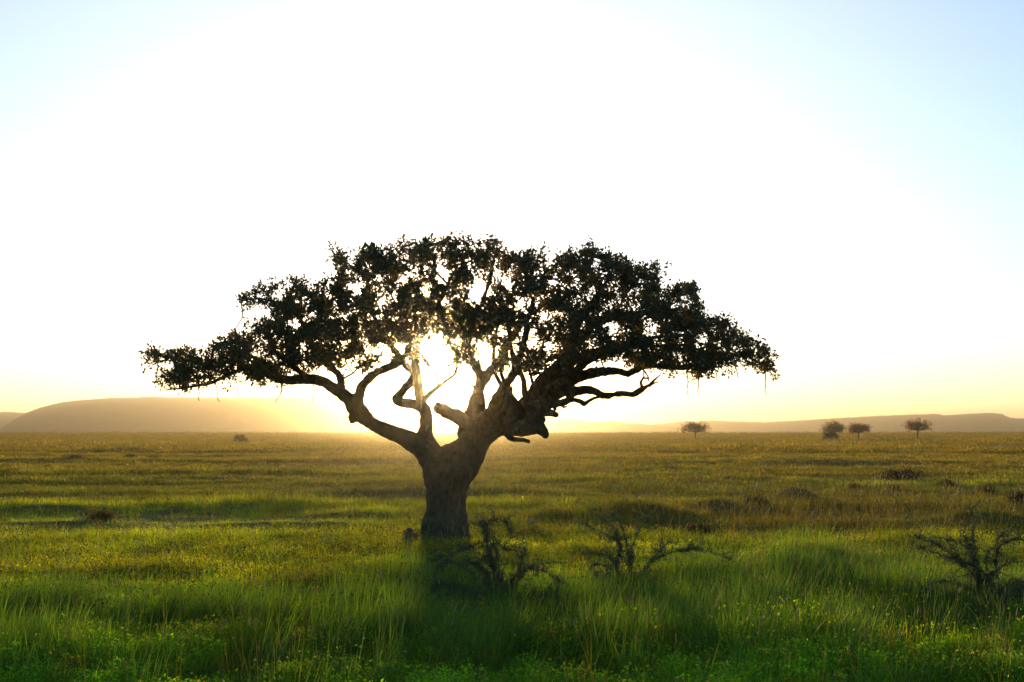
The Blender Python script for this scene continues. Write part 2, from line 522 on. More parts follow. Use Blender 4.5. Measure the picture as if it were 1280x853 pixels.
BIG = [   # px, py, radius px, depth m
    # trunk
    [(556, 694, 37, 0), (557, 680, 32, 0), (559, 662, 27, 0), (559.5, 645, 24.5, 0), (559.5, 620, 26.5, 0), (561, 600, 30, 0), (563, 583, 34, 0)],
    [(533, 690, 12, -.1), (535, 672, 10, -.1), (533, 655, 8.5, -.1), (541, 640, 9, -.1), (545, 615, 9, 0)],
    [(574, 690, 16, -.2), (574, 660, 11, -.2), (573, 630, 9, -.1)],
    [(557, 650, 15, -.35), (556, 685, 20, -.55)],
    [(556, 650, 15, .35), (556, 685, 20, .6)],
    [(545, 668, 12, -.3), (530, 684, 8, -.6), (518, 695, 5, -.9)], [(572, 668, 12, -.2), (588, 684, 8, -.5), (600, 695, 5, -.8)],
    [(562, 668, 12, -.3), (566, 688, 8, -.8), (570, 696, 5, -1.1)], [(548, 668, 10, .3), (534, 684, 7, .6), (524, 692, 4, .9)],
    # left fork
    [(556, 588, 28, 0), (541, 574, 19, 0), (525, 558, 14.5, 0), (506, 548, 10.5, -.1), (487, 539.5, 9, -.2), (465, 531, 9, -.4), (449, 517, 10.5, -.6),
     (435, 501, 8.5, -.8), (418, 488.5, 7.5, -.9), (400, 479.5, 7, -1.0), (385, 476, 6.4, -1.0), (350, 477, 5.4, -1.0), (325, 468, 4, -.8), (305, 461, 3.2, -.6)],
    [(443, 526, 6, -.5), (440, 521, 5.5, -.55), (446, 512, 7, -.6)],
    # centre-left S limb
    [(540, 574, 18, .1), (532, 552, 13, .2), (533, 530, 8.5, .3), (531, 512, 8, .4), (519, 504.5, 6.8, .5), (504, 502.5, 6.2, .6), (496, 498, 6, .8),
     (504, 487, 5.6, 1.0), (514, 476, 5.2, 1.2), (516.5, 464, 5, 1.4), (507, 455, 4.4, 1.6), (496, 440, 4, 1.9), (480, 420, 3.6, 2.2), (468, 395, 3, 2.4), (458, 365, 2.5, 2.4)],
    [(532, 515, 7.5, .4), (524, 491, 6.6, .2), (522, 470, 6.2, 0), (520, 448, 6, -.1), (523, 430, 5.2, -.2), (531, 412, 4.4, -.3), (541, 392, 3.8, -.3), (552, 371, 3.2, -.2), (562, 350, 2.6, 0)],
    # arc from left limb
    [(447, 508, 8, -.6), (449.5, 495, 6.4, -.7), (455, 479.5, 5.8, -.9), (471, 466, 5.4, -1.2), (489, 457.5, 5.2, -1.6), (503, 446, 4.8, -2.0), (512, 428, 4.2, -2.4), (518, 405, 3.6, -2.7), (512, 375, 3, -2.8)],
    [(426, 492, 6, -.8), (427, 480, 5, -.5), (423, 468, 4.6, 0), (412, 458, 4.2, .5), (402, 448, 3.8, 1.0), (392, 430, 3.3, 1.6), (380, 405, 2.8, 2.0)],
    # right fork
    [(563, 588, 30, 0), (581, 570, 25, 0), (593, 553, 20, 0), (605, 538, 19, 0), (622, 531, 16, 0), (640, 530, 14, 0), (660, 526, 12, -.1), (678, 524, 9, -.2)],
    [(600, 545, 17, 0), (622, 524, 12, .2), (645, 515, 9, .3), (665, 505, 8, .4), (685, 498, 8, .4), (700, 488, 8, .5)],
    # cut stump limb
    [(600, 533, 11, 0), (583, 527, 9.5, -.15), (567, 519, 8.6, -.4), (553, 512, 7.8, -.6), (546, 509.5, 7.5, -.7)],
    # centre-right vertical
    [(603, 535, 13, 0), (599, 512, 9, .3), (598, 491, 6.6, .5), (598.5, 470, 5.6, .8), (591, 455, 5, 1.0), (580, 447, 4.6, 1.2), (565, 438, 4, 1.4), (555, 415, 3.4, 1.6), (548, 385, 3, 1.8), (540, 350, 2.6, 1.8)],
    [(589, 453, 4.4, 1.0), (585, 435, 4, .6), (591, 408, 3.6, .2), (602, 380, 3.2, 0), (612, 350, 2.8, 0), (616, 325, 2.4, 0)],
    # knob
    [(640, 515, 13, 0), (634, 500, 10.5, -.1), (630, 490, 9.5, -.1), (634, 484, 7.5, -.1)],
    # right rising limb
    [(652, 512, 12, .2), (666, 494, 9, .1), (681, 475, 8.2, 0), (696, 459, 7.8, -.2), (708, 441, 6.8, -.5), (713, 425, 6, -.8), (722, 405, 5.2, -1.2), (736, 385, 4.4, -1.6), (752, 362, 3.6, -1.9), (765, 340, 2.8, -2.0)],
    [(709, 438, 5.5, -.5), (725, 425, 5, 0), (748, 405, 4.6, .8), (775, 396, 4.2, 1.5), (805, 392, 3.6, 2.0), (835, 392, 3, 2.2)],
    # right branch 2
    [(662, 508, 12, .4), (678, 496, 10, .4), (700, 481, 9, .3), (722, 471.5, 7.6, 0), (740, 466.5, 6.6, -.4), (756, 463.5, 5.4, -.8), (773, 463, 5, -1.2),
     (785, 467, 4.6, -1.4), (794, 462, 4, -1.5), (803, 456, 3.6, -1.5), (822, 456, 3.2, -1.4), (848, 459, 2.8, -1.2), (872, 455, 2.4, -1.0)],
    [(700, 482, 7.5, .3), (706, 465, 5, .8), (722, 448, 4.6, 1.6), (748, 438, 4.2, 2.4), (782, 432, 3.6, 2.8), (818, 432, 3, 2.9), (850, 436, 2.5, 2.8)],
    [(705, 478, 6, .3), (735, 452, 4.6, -1.2), (765, 440, 4.2, -2.2), (800, 428, 3.6, -2.8), (838, 420, 3, -2.9), (872, 420, 2.4, -2.6)],
    # dead lower branch right
    [(690, 496, 8, .2), (706, 490, 6.4, 0), (720, 489, 5.6, -.2), (733, 488, 5.4, -.4), (744, 490.5, 4.8, -.5), (754, 496, 4.8, -.6), (764, 495.5, 4, -.7), (778, 493, 3.6, -.9), (791, 494.5, 3.5, -1.0), (803, 487.5, 3.2, -1.1), (811, 483, 2.6, -1.2)],
    [(668, 512, 7, 0), (684, 507, 5, -.2), (700, 504, 4.6, -.3), (716, 500, 3.6, -.4), (730, 506, 3.2, -.5)],
    [(714, 497, 6, -.2), (713, 480, 5, -.1), (712, 464, 5, 0), (711, 452, 4.5, 0)],
    # broken lumps under the right fork
    [(640, 536, 10, -.3), (660, 534, 10, -.4), (675, 534, 8, -.4), (680, 541, 6, -.4), (683, 546, 4.5, -.4)],
    [(660, 519, 8, -.4), (680, 516, 6.5, -.5), (692, 518, 4.6, -.5), (697, 520.5, 3.8, -.5)],
    [(655, 505, 9, -.4), (672, 504, 9, -.5), (682, 508, 7, -.5)],
    [(650, 518, 9, .4), (668, 514, 9, .5), (684, 512, 7, .5)],
    # branches in depth, towards and away from the camera
    [(585, 545, 14, .3), (592, 515, 9, 1.2), (602, 480, 7, 2.2), (622, 455, 5.4, 3.0), (640, 425, 4.2, 3.6), (660, 395, 3.2, 3.8)],
    [(612, 530, 12, -.3), (622, 498, 7, -1.2), (640, 470, 5, -2.2), (652, 440, 4.2, -3.0), (660, 405, 3.4, -3.4), (668, 370, 2.8, -3.4)],
]
SMALL = [
    [(268, 477, 2.2, -.3), (242, 483, 1.7, -.2), (224, 485, 1.3, -.2), (207, 487, .7, -.2)],
    [(305, 461, 3, -.6), (284, 470, 2.5, -.5), (268, 477, 2.2, -.3)],
    [(305, 461, 2.8, -.6), (290, 455, 2.2, -.4), (262, 458, 1.7, -.2), (232, 452, 1.3, 0), (205, 447, .9, 0), (186, 446, .6, 0)],
    [(350, 476, 3.5, -1), (330, 455, 2.8, -1.5), (305, 440, 2.2, -1.8), (285, 430, 1.6, -1.8)],
    [(392, 477, 4, -1), (378, 465, 3.4, -1.6), (363, 455, 3, -2.0), (345, 440, 2.4, -2.4), (335, 415, 1.9, -2.4)],
    [(380, 405, 2.6, 2.0), (360, 385, 2.2, 1.8), (340, 375, 1.7, 1.4), (318, 372, 1.2, 1.0), (300, 374, .7, .8)],
    [(430, 473, 1.5, -.6), (441, 466, 1.3, -.7), (448, 455, 1.0, -.8)],
    [(531, 499, 4, .3), (546, 485, 3.3, .1), (557, 476, 2.9, 0), (568, 469, 2.6, 0), (573, 455, 2, 0), (576, 440, 1.5, 0)],
    [(548, 484, 2.4, .1), (546, 469, 2, .3), (540, 460, 1.8, .4), (530, 450, 1.5, .5), (518, 436, 1, .6)],
    [(570, 464, 2.0, 0), (575, 469, 1.6, 0), (585, 478, 1.4, 0), (598, 487, 1.8, .5)],
    [(628, 484, 3.2, 0), (620, 468, 2.8, -.2), (617, 450, 2.5, -.4), (618, 432, 2.1, -.6), (622, 405, 1.6, -.8)],
    [(632, 482, 3, 0), (626, 462, 2.5, .3), (630, 444, 2.2, .6), (636, 426, 1.9, .9), (640, 400, 1.5, 1.1)],
    [(658, 505, 4, 0), (655, 490, 4, 0), (653.5, 475, 3.6, 0), (646, 461, 3.2, -.1), (640, 450, 3, -.2), (637, 436, 2.7, -.3), (633, 420, 2.3, -.5), (628, 400, 1.8, -.7)],
    [(670, 498, 2.6, 0), (667, 488, 2.4, 0), (665, 474, 2.1, .2), (661, 460, 1.8, .4), (653, 450, 1.6, .6), (648, 430, 1.3, .8)],
    [(686, 470, 2.4, 0), (672, 465, 2, -.2), (662, 467, 1.5, -.3)],
    [(633, 484, 2.2, 0), (644, 472, 2, -.4), (650, 455, 1.8, -.8), (655, 435, 1.5, -1.0)],
    [(811, 483, 2.4, -1.2), (817, 475, 1.5, -1.2), (825, 468, .6, -1.2)],
    [(811, 483, 1.6, -1.2), (818, 479, 1.0, -1.1), (824, 478, .5, -1.1)],
    [(803, 486, 2.2, -1.1), (801, 478, 1.8, -1.1), (804, 473, 1.4, -1.1), (810, 473, 1.3, -1.0), (813, 477, .8, -1.0)],
    [(730, 506, 3, -.5), (736, 501, 2.3, -.5), (743, 497.5, 2.0, -.5), (750, 496, 1.6, -.55)],
    [(633, 542, 4, -.5), (638, 547, 3.8, -.6), (643, 549, 3.2, -.6), (655, 549, 2.8, -.7), (663, 551, 2.4, -.7)],
    [(700, 504, 2.5, -.3), (705, 509, 1.8, -.3), (709, 508, 1.2, -.3)],
    [(694, 513, 2.6, -.5), (693, 507, 2.4, -.5)],
    [(690, 478, 2, 0), (700, 470, 2, -.3), (710, 468, 1.6, -.5)],
    [(800, 458, 1.4, -1.5), (806, 466, 1.1, -1.5), (810, 473, .8, -1.4)],
    [(583, 524, 1.2, -.2), (581, 505, .9, -.3), (585, 492, .7, -.3), (590, 484, .5, -.3)],
]
acc = Acc()
skel = []
for rows in BIG:
    c = catmull(chain(rows), 0.10)
    skel.append(c)
    jr = 1 + 0.07 * np.sin(np.arange(len(c)) * 0.55 + rng.uniform(0, 6)) * rng.uniform(.4, 1) + rng.normal(0, 0.02, len(c))
    off = np.cumsum(rng.normal(0, 0.006, (len(c), 3)), 0) * 0.6
    acc.add(*tube(c[:, :3] + off, np.maximum(c[:, 3] * jr, .03), 12))
trunk = link("trunk", acc.mesh("trunk", M_bark, True, ORG), tree)
md = trunk.modifiers.new("join", 'REMESH'); md.mode = 'VOXEL'; md.voxel_size = 0.036; md.use_smooth_shade = True
ms = trunk.modifiers.new("soften", 'SMOOTH'); ms.iterations = 4; ms.factor = 0.5
tx = bpy.data.textures.new("bark_lumps", 'CLOUDS'); tx.noise_scale = 0.22; tx.noise_depth = 3
mdp = trunk.modifiers.new("bark_relief", 'DISPLACE'); mdp.texture = tx; mdp.strength = 0.085; mdp.mid_level = 0.45
mdp.texture_coords = 'LOCAL'

accs = Acc(); accd = Acc()
for k, rows in enumerate(SMALL):
    c = catmull(chain(rows), 0.09)
    skel.append(c)
    off = np.cumsum(rng.normal(0, 0.007, (len(c), 3)), 0)
    off -= off[0]
    accs.add(*tube(c[:, :3] + off, np.maximum(c[:, 3], .006), 7))
link("branch", accs.mesh("branch", M_bark, True, ORG), tree, kind="stuff")

# crown outline (photo pixels) and gaps
OUT = np.array([(181, 445), (187, 438), (203, 440), (211, 445), (217, 433), (229, 432), (242, 436), (248, 444), (256, 433), (266, 432), (270, 425), (281, 419), (299, 418),
    (308, 416), (311, 407), (322, 402), (338, 400), (345, 393), (343, 387), (332, 384), (307, 381), (300, 372), (303, 366), (316, 364), (333, 357), (351, 353), (369, 351), (384, 355),
    (392, 360), (402, 352), (417, 357), (423, 350), (424, 340), (416, 327), (399, 325), (414, 319), (418, 309), (430, 311), (434, 323), (443, 323), (454, 307), (477, 306),
    (491, 307), (506, 299), (517, 305), (525, 297), (533, 296), (547, 297), (565, 300), (580, 299), (592, 303), (607, 301), (615, 296), (622, 302), (620, 311), (632, 316), (647, 321),
    (661, 315), (674, 311), (691, 319), (706, 320), (707, 311), (724, 318), (731, 306), (742, 307), (755, 318), (775, 318), (783, 328), (791, 334), (809, 335), (821, 328), (827, 332), (826, 340),
    (819, 347), (835, 354), (850, 354), (863, 351), (871, 358), (878, 366), (879, 383), (884, 387), (880, 396), (891, 391), (902, 396), (914, 404), (927, 417), (940, 425), (948, 429), (960, 437), (963, 448),
    (970, 461), (965, 467), (953, 466), (940, 458), (925, 448), (917, 446), (915, 460), (909, 463), (903, 454), (894, 458), (898, 464), (881, 471), (868, 469), (860, 461), (848, 459), (841, 465), (832, 459),
    (819, 460), (804, 457), (792, 456), (757, 452), (732, 453), (712, 455), (702, 446), (690, 468), (680, 462), (672, 468), (658, 472), (645, 460), (625, 468), (612, 456), (600, 460), (588, 462), (570, 462), (553, 462), (545, 466), (530, 462),
    (515, 456), (500, 456), (480, 450), (465, 455), (456, 466), (446, 460), (432, 456), (416, 457), (403, 458), (397, 466), (380, 470), (362, 463), (352, 482), (330, 484), (321, 478), (309, 475), (304, 467),
    (286, 474), (273, 479), (240, 484), (222, 484), (194, 478), (203, 471), (196, 460), (185, 456)], float)
HOLES = [(441, 360, 13, 6), (475, 375, 6, 5), (557, 347, 9, 11), (502, 348, 6, 5), (600, 364, 13, 15), (555, 378, 6, 4), (520, 392, 4, 4), (494, 397, 6, 4), (547, 437, 15, 15),
    (477, 436, 12, 8), (606, 440, 8, 8), (629, 414, 10, 5), (658, 414, 8, 6), (666, 428, 6, 9), (655, 382, 5, 5), (678, 393, 6, 6), (697, 393, 9, 5),
    (673, 342, 5, 5), (694, 352, 5, 5), (632, 352, 8, 4), (762, 406, 12, 6), (780, 458, 9, 5), (814, 417, 14, 6), (744, 457, 9, 4), (917, 438, 6, 4), (855, 448, 8, 4), (824, 432, 5, 4), (806, 401, 7, 4),
    (371, 406, 9, 8), (350, 368, 6, 5), (418, 383, 4, 4), (402, 461, 8, 5), (207, 457, 6, 9), (250, 441, 6, 6), (331, 372, 7, 4), (377, 376, 9, 4), (452, 405, 5, 4), (430, 395, 4, 5), (520, 350, 5, 4),
    (590, 328, 4, 3), (500, 325, 4, 3), (540, 330, 3, 3), (640, 340, 4, 3), (720, 345, 4, 4), (738, 365, 4, 3), (770, 375, 5, 3), (800, 365, 4, 3), (845, 385, 4, 3), (430, 432, 6, 4), (455, 428, 5, 4),
    (640, 436, 7, 8), (622, 440, 5, 8), (690, 430, 5, 6), (505, 436, 8, 6), (322, 425, 5, 3), (350, 425, 4, 3), (395, 395, 4, 4), (300, 448, 4, 3), (880, 425, 5, 4), (900, 432, 4, 4), (535, 410, 5, 4), (460, 445, 6, 4)]


def inpoly(P, poly):
    x, y = P[:, 0], P[:, 1]
    c = np.zeros(len(P), bool)
    j = len(poly) - 1
    for i in range(len(poly)):
        xi, yi = poly[i]; xj, yj = poly[j]
        m = ((yi > y) != (yj > y))
        xx = (xj - xi) * (y - yi) / (yj - yi + 1e-12) + xi
        c ^= m & (x < xx)
        j = i
    return c


def top_bot(px):
    """outline span at each px"""
    t = np.full(len(px), 1e9); b = np.full(len(px), -1e9)
    j = len(OUT) - 1
    for i in range(len(OUT)):
        xi, yi = OUT[i]; xj, yj = OUT[j]
        lo, hi = min(xi, xj), max(xi, xj)
        m = (px >= lo) & (px <= hi)
        yy = yi + (px - xi) / ((xj - xi) if abs(xj - xi) > 1e-6 else 1e-6) * (yj - yi)
        t = np.where(m, np.minimum(t, yy), t); b = np.where(m, np.maximum(b, yy), b)
        j = i
    return t, b


NP = 4300
LACE = []
pts = []
cand = np.stack([rng.uniform(178, 974, NP * 18), rng.uniform(290, 488, NP * 18)], 1)
ok = inpoly(cand, OUT)
# keep the leaf sprays from spilling over the outline
for dx, dy in ((4, 0), (-4, 0), (0, 4), (0, -4)):
    ok &= inpoly(cand + (dx, dy), OUT) | (rng.random(len(cand)) < 0.25)
wob = 1 + 1.1 * vnoise(cand[:, 0] / 7.0, cand[:, 1] / 7.0, 31)
for hx, hy, ha, hb in HOLES:
    q_ = ((cand[:, 0] - hx) / (ha + 3.0)) ** 2 + ((cand[:, 1] - hy) / (hb + 3.0)) ** 2
    ok &= q_ * wob > rng.uniform(.45, 1.25, len(cand))
# thin, twiggy zone round the sun and over the fork
px, py = cand[:, 0], cand[:, 1]
dens = np.ones(len(cand))
dens *= 1 + 0.9 * np.exp(-((px - 590) / 105) ** 2 - ((py - 438) / 28) ** 2)
dens *= 1 - 0.35 * np.exp(-((px - 600) / 90) ** 2 - ((py - 372) / 22) ** 2)
dens *= 0.62 + 0.75 * np.clip(0.5 + 1.6 * fbm(px / 16.0, py / 13.0, 77, 2), 0, 1)
dens *= 0.22 + 1.35 * np.clip(0.5 + 2.4 * vnoise(px / 7.5, py / 6.5, 78), 0, 1)
near_sun = np.exp(-((px - 555) / 62) ** 2 - ((py - 418) / 26) ** 2)
dens += .9 * near_sun
ok &= rng.random(len(cand)) < dens / 1.25
cand = cand[ok][:NP]
seg = rng.integers(0, len(OUT), 240)
sp_ = OUT[seg] + (OUT[(seg + 1) % len(OUT)] - OUT[seg]) * rng.random((240, 1)) + rng.normal(0, 1, (240, 2)) * 3.6
sp_ = sp_[~((np.abs(sp_[:, 0] - 590) < 90) & (sp_[:, 1] > 400))]
n_spray = len(sp_)
cand = np.vstack([cand, sp_])
tp, bt = top_bot(cand[:, 0])
tp = np.minimum(tp, cand[:, 1]); bt = np.maximum(bt, cand[:, 1])
t = np.clip((bt - cand[:, 1]) / np.maximum(bt - tp, 8), 0, 1)
Dmax = 4.3 * np.sqrt(np.clip(1 - (np.abs(cand[:, 0] - 575) / 408) ** 2.2, 0.03, 1)) * np.sqrt(np.clip(1 - 0.85 * t ** 2, 0.05, 1)) + 0.25
dep = Dmax * np.sign(rng.uniform(-1, 1, len(cand))) * rng.random(len(cand)) ** 0.75
T3 = np.array([at(a, b, TY + c)[:] for (a, b), c in zip(cand, dep)])
lace = (np.arange(len(cand)) >= len(cand) - n_spray) | (np.exp(-((cand[:, 0] - 590) / 120) ** 2 - ((cand[:, 1] - 442) / 24) ** 2) > .35)
print("crown targets", len(T3))

# grow twigs from the traced limbs to the targets
SK = np.vstack([s[s[:, 3] < 0.125][::2] for s in skel])          # thinner limbs carry the twigs
SK = SK[SK[:, 2] > 3.2]
nodes = [tuple(v) for v in SK[:, :3]]
N_sk = len(nodes)
cap_n = N_sk + len(T3) * 9
arr = np.zeros((cap_n, 3)); arr[:N_sk] = SK[:, :3]
par = np.full(cap_n, -1); cnt = N_sk
from mathutils.kdtree import KDTree
kd = KDTree(N_sk)
for i in range(N_sk): kd.insert(arr[i], i)
kd.balance()
d0 = np.array([kd.find(v)[2] for v in T3])
order = np.argsort(d0)
ends = []
nrm = rng.normal(0, 1, (cap_n, 3))
isend = np.zeros(cap_n, bool)
ctr = np.array(at(570, 520, TY)[:])
for oi in order:
    tgt = T3[oi]
    dd = arr[:cnt] - tgt
    d2 = np.einsum('ij,ij->i', dd, dd)
    d2[isend[:cnt]] *= 1.6
    j = int(np.argmin(d2))
    a = arr[j].copy(); L = math.sqrt(float(((tgt - a) ** 2).sum()))
    if L > 0.75 and oi >= len(T3) - n_spray: continue
    k = max(1, int(L / 0.2))
    prev = j
    sag = np.array([0, 0, -0.12 * L])
    for s in range(1, k + 1):
        f = s / k
        pnt = a + (tgt - a) * f + sag * math.sin(math.pi * f) + (nrm[cnt] * 0.045 * min(1, L) if s < k else 0)
        arr[cnt] = pnt; par[cnt] = prev; prev = cnt; cnt += 1
        if cnt >= cap_n - 12: break
    isend[cnt - 1] = True
    ends.append(cnt - 1); LACE.append(bool(lace[oi]))
    if cnt >= cap_n - 12: break
w = np.zeros(cnt)
has = np.zeros(cnt, bool)
pw = 2.5
for i in range(cnt - 1, N_sk - 1, -1):
    if w[i] == 0: w[i] = 0.0068 ** pw
    if par[i] >= N_sk: w[par[i]] += w[i]
rr = np.minimum(w ** (1 / pw), 0.06)
rad_n = np.zeros(cnt); rad_n[N_sk:] = rr[N_sk:cnt]
# prisms for every twig segment
ch = np.arange(N_sk, cnt); pr = par[ch]
A0 = arr[pr]; B0 = arr[ch]
r1 = rad_n[ch]; r0 = np.where(pr < N_sk, r1 * 1.1, rad_n[pr]); r0 = np.minimum(r0, r1 * 1.6)
D = B0 - A0; Ln = np.linalg.norm(D, axis=1)[:, None] + 1e-9; D = D / Ln
ref = np.tile([0.13, 0.2, 0.97], (len(D), 1)); ref[np.abs(D[:, 2]) > 0.9] = [1, 0, 0]
Nn = np.cross(D, ref); Nn /= np.linalg.norm(Nn, axis=1)[:, None]
Bn = np.cross(D, Nn)
Vs = []
for P_, r_ in ((A0, r0), (B0 + D * 0.01, r1)):
    for s in range(5):
        a_ = s * 2 * math.pi / 5
        Vs.append(P_ + (Nn * math.cos(a_) + Bn * math.sin(a_)) * r_[:, None])
Vt = np.stack(Vs, 1).reshape(-1, 3)
base = np.arange(len(ch))[:, None] * 10
Qs = []
for s in range(5):
    s2 = (s + 1) % 5
    Qs.append(np.concatenate([base + s, base + s2, base + 5 + s2, base + 5 + s], 1))
Qt = np.stack(Qs, 1).reshape(-1, 4)
link("twigs", mesh_np("twigs", Vt - np.array(ORG), Qt, M_twig, True), tree, kind="stuff")

# leaves: rosettes at and just before each twig end
ends = np.array(ends)
ed = arr[ends] - arr[par[ends]]; ed /= np.linalg.norm(ed, axis=1)[:, None] + 1e-9


def leaf_cloud(pos, axis, per, length, spread, wratio=0.46, up=0.25, jit=0.05):
    n_ = len(pos) * per
    Pn = np.repeat(pos, per, 0) + rng.normal(0, jit, (n_, 3))
    Ax = np.repeat(axis, per, 0)
    d_ = Ax * 0.5 + rng.normal(0, spread, (n_, 3)) + np.array([0, 0, up])
    d_ /= np.linalg.norm(d_, axis=1)[:, None] + 1e-9
    L_ = length * rng.uniform(0.65, 1.25, n_)
    s_ = np.cross(d_, rng.normal(0, 1, (n_, 3))); s_ /= np.linalg.norm(s_, axis=1)[:, None] + 1e-9
    nn = np.cross(s_, d_)
    W_ = (L_ * wratio * 0.5)[:, None]
    b = Pn + d_ * 0.01
    m_ = b + d_ * (L_ * 0.55)[:, None] + nn * (L_ * 0.04)[:, None]
    v0 = b; v1 = m_ + s_ * W_ + nn * W_ * 0.35; v2 = b + d_ * L_[:, None] - nn * (L_ * 0.12)[:, None]; v3 = m_ - s_ * W_ + nn * W_ * 0.35
    Vv = np.stack([v0, v1, v2, v3], 1).reshape(-1, 3)
    bb = np.arange(n_)[:, None] * 4
    Tt = np.concatenate([np.concatenate([bb, bb + 1, bb + 2], 1), np.concatenate([bb, bb + 2, bb + 3], 1)], 0)
    return Vv, Tt


LACE = np.array(LACE[:len(ends)])
Vc, Tc = leaf_cloud(arr[ends][LACE], ed[LACE], 9, 0.095, 0.8, 0.5, 0.1, 0.05)
ends = ends[~LACE]; ed = ed[~LACE]
Va, Ta = leaf_cloud(arr[ends], ed, 11, 0.115, 0.65, 0.46, 0.3, 0.045)
mid = arr[ends] * 0.45 + arr[par[ends]] * 0.55 + rng.normal(0, 0.05, (len(ends), 3))
Vb, Tb = leaf_cloud(mid, ed, 5, 0.095, 0.8, 0.5, 0.15, 0.06)
link("foliage", mesh_np("foliage", np.vstack([Va, Vb, Vc]) - np.array(ORG), np.vstack([Ta, Tb + len(Va), Tc + len(Va) + len(Vb)]), M_leaf), tree, kind="stuff")

# hanging dead fronds of fibre below the crown
for (hx, hy, ln, dx) in [(229, 486, 8, 2), (247, 484, 17, 2), (268, 478, 24, 6), (292, 470, 26, 8), (320, 478, 9, -3), (352, 484, 12, -1), (352, 486, 18, -7),
                         (857, 462, 34, 4), (871, 470, 23, 3), (812, 456, 9, 1), (956, 466, 27, 3), (893, 466, 10, 6), (862, 463, 14, 8), (918, 462, 10, 6), (960, 466, 9, 12), (392, 484, 20, 0)]:
    Dp = rng.uniform(-.6, .6)
    rows = [(hx, hy - 6, .75, Dp), (hx + dx * .4 + 1, hy + ln * .4, .62, Dp), (hx + dx * .7 - 1, hy + ln * .8, .55, Dp), (hx + dx, hy + ln, .4, Dp)]
    c = catmull(chain(rows), 0.06)
    a_ = Acc(); a_.add(*tube(c[:, :3] + np.cumsum(rng.normal(0, .004, (len(c), 3)), 0), c[:, 3], 4))
    link("hanging_vine", a_.mesh("hanging_vine", M_twig, True, ORG), tree)

# broken stump left of the trunk foot
sp = at(511, 686, 31.3); sp.z = float(ground_h(sp.x, sp.y))
ac = Acc()
for rows in ([(0, 0, -.1, .17), (-.02, 0, .12, .15), (.03, 0, .27, .12), (.0, .02, .36, .09), (.03, .02, .42, .06)],
             [(.05, 0, .1, .11), (.16, .03, .18, .08), (.26, .05, .16, .06), (.34, .05, .2, .03)],
             [(-.05, -.04, .0, .12), (-.15, -.08, .1, .08), (-.2, -.08, .2, .05)]):
    c = catmull([(a + sp.x, b + sp.y, z + sp.z, r) for a, b, z, r in rows], 0.05)
    ac.add(*tube(c[:, :3] + rng.normal(0, .01, (len(c), 3)), c[:, 3], 9, 0.25))
st = link("stump", ac.mesh("stump", M_dead, False, sp), None,
     "jagged dark broken stump beside the foot of the big tree", "stump")
st.location = sp; st.scale = (1.3, 1.2, 1.15)


# ------------------------------------------------------------------ far acacias
def acacia(name, px, base_py, w_px, h_px, label, cat, group, seed, flat=0.62, n_cl=210, bushy=False):
    r_ = np.random.default_rng(seed)
    d = gdist(base_py)
    s = d / FP
    x = (px - 640) * s
    z = float(ground_h(x, d))
    o = empty(name, (x, d, z), label, cat, group)
    W, H = w_px * s / 2, h_px * s
    a_ = Acc()
    if not bushy:
        hub = np.array([r_.uniform(-.03, .03) * W, 0, H * 0.46])
        c = catmull([(0, 0, -.2, .028 * H + .09), (hub[0] * .4, 0, H * .2, .05 * H * .6), (*hub, .035 * H)], .3)
        a_.add(*tube(c[:, :3], c[:, 3], 8))
    tips = []
    nb = 13 if not bushy else 9
    for k in range(nb):
        ph = k * 2.4 + r_.uniform(-.3, .3)
        rr_ = W * math.sqrt((k + .5) / nb) * r_.uniform(.8, 1.0)
        zt = H * (1 - flat * .55) - (rr_ / W) ** 2 * H * .16 + r_.uniform(-.05, .06) * H
        if bushy: zt = H * r_.uniform(.12, .85) * (1.1 - .5 * rr_ / W); hub = np.array([0, 0, 0.0])
        tip = np.array([math.cos(ph) * rr_, math.sin(ph) * rr_, zt])
        m_ = hub * .45 + tip * .55; m_[2] = hub[2] + (tip[2] - hub[2]) * (.42 if not bushy else .6)
        c = catmull([(*hub, .022 * H), (*m_, .014 * H), (*tip, .005 * H)], .35)
        a_.add(*tube(c[:, :3], c[:, 3], 5)); tips.append(tip)
        for q in range(3):
            f = c[int(len(c) * r_.uniform(.5, .9))][:3]
            e = f + np.array([r_.normal(0, .2) * W, r_.normal(0, .2) * W, r_.uniform(.08, .2) * H])
            rho = math.hypot(e[0], e[1])
            if rho > W * .96: e[:2] *= W * .96 / rho
            c2 = np.array([(*f, .008 * H), (*e, .004 * H)]); a_.add(*tube(c2[:, :3], c2[:, 3], 4)); tips.append(e)
    link("trunk", a_.mesh("trunk", M_twig, True), o)
    tips = np.array(tips)
    cl = tips[r_.integers(0, len(tips), n_cl)] + r_.normal(0, 1, (n_cl, 3)) * np.array([.14 * W, .14 * W, .085 * H])
    lim = H * (1 - .28 * (np.hypot(cl[:, 0], cl[:, 1]) / W) ** 2)
    cl[:, 2] = np.minimum(cl[:, 2], lim)
    if bushy: cl[:, 2] = np.clip(cl[:, 2], .1, H)
    ax = r_.normal(0, 1, (n_cl, 3)); ax /= np.linalg.norm(ax, axis=1)[:, None]
    v_, t_ = leaf_cloud(cl, ax, 22, 0.24 * (H / 5) ** .5, .8, .6, .0, 0.035 * W + .1)
    link("crown", mesh_np("crown", v_, t_, M_acacia if not bushy else M_shrub), o, kind="stuff")
    return o


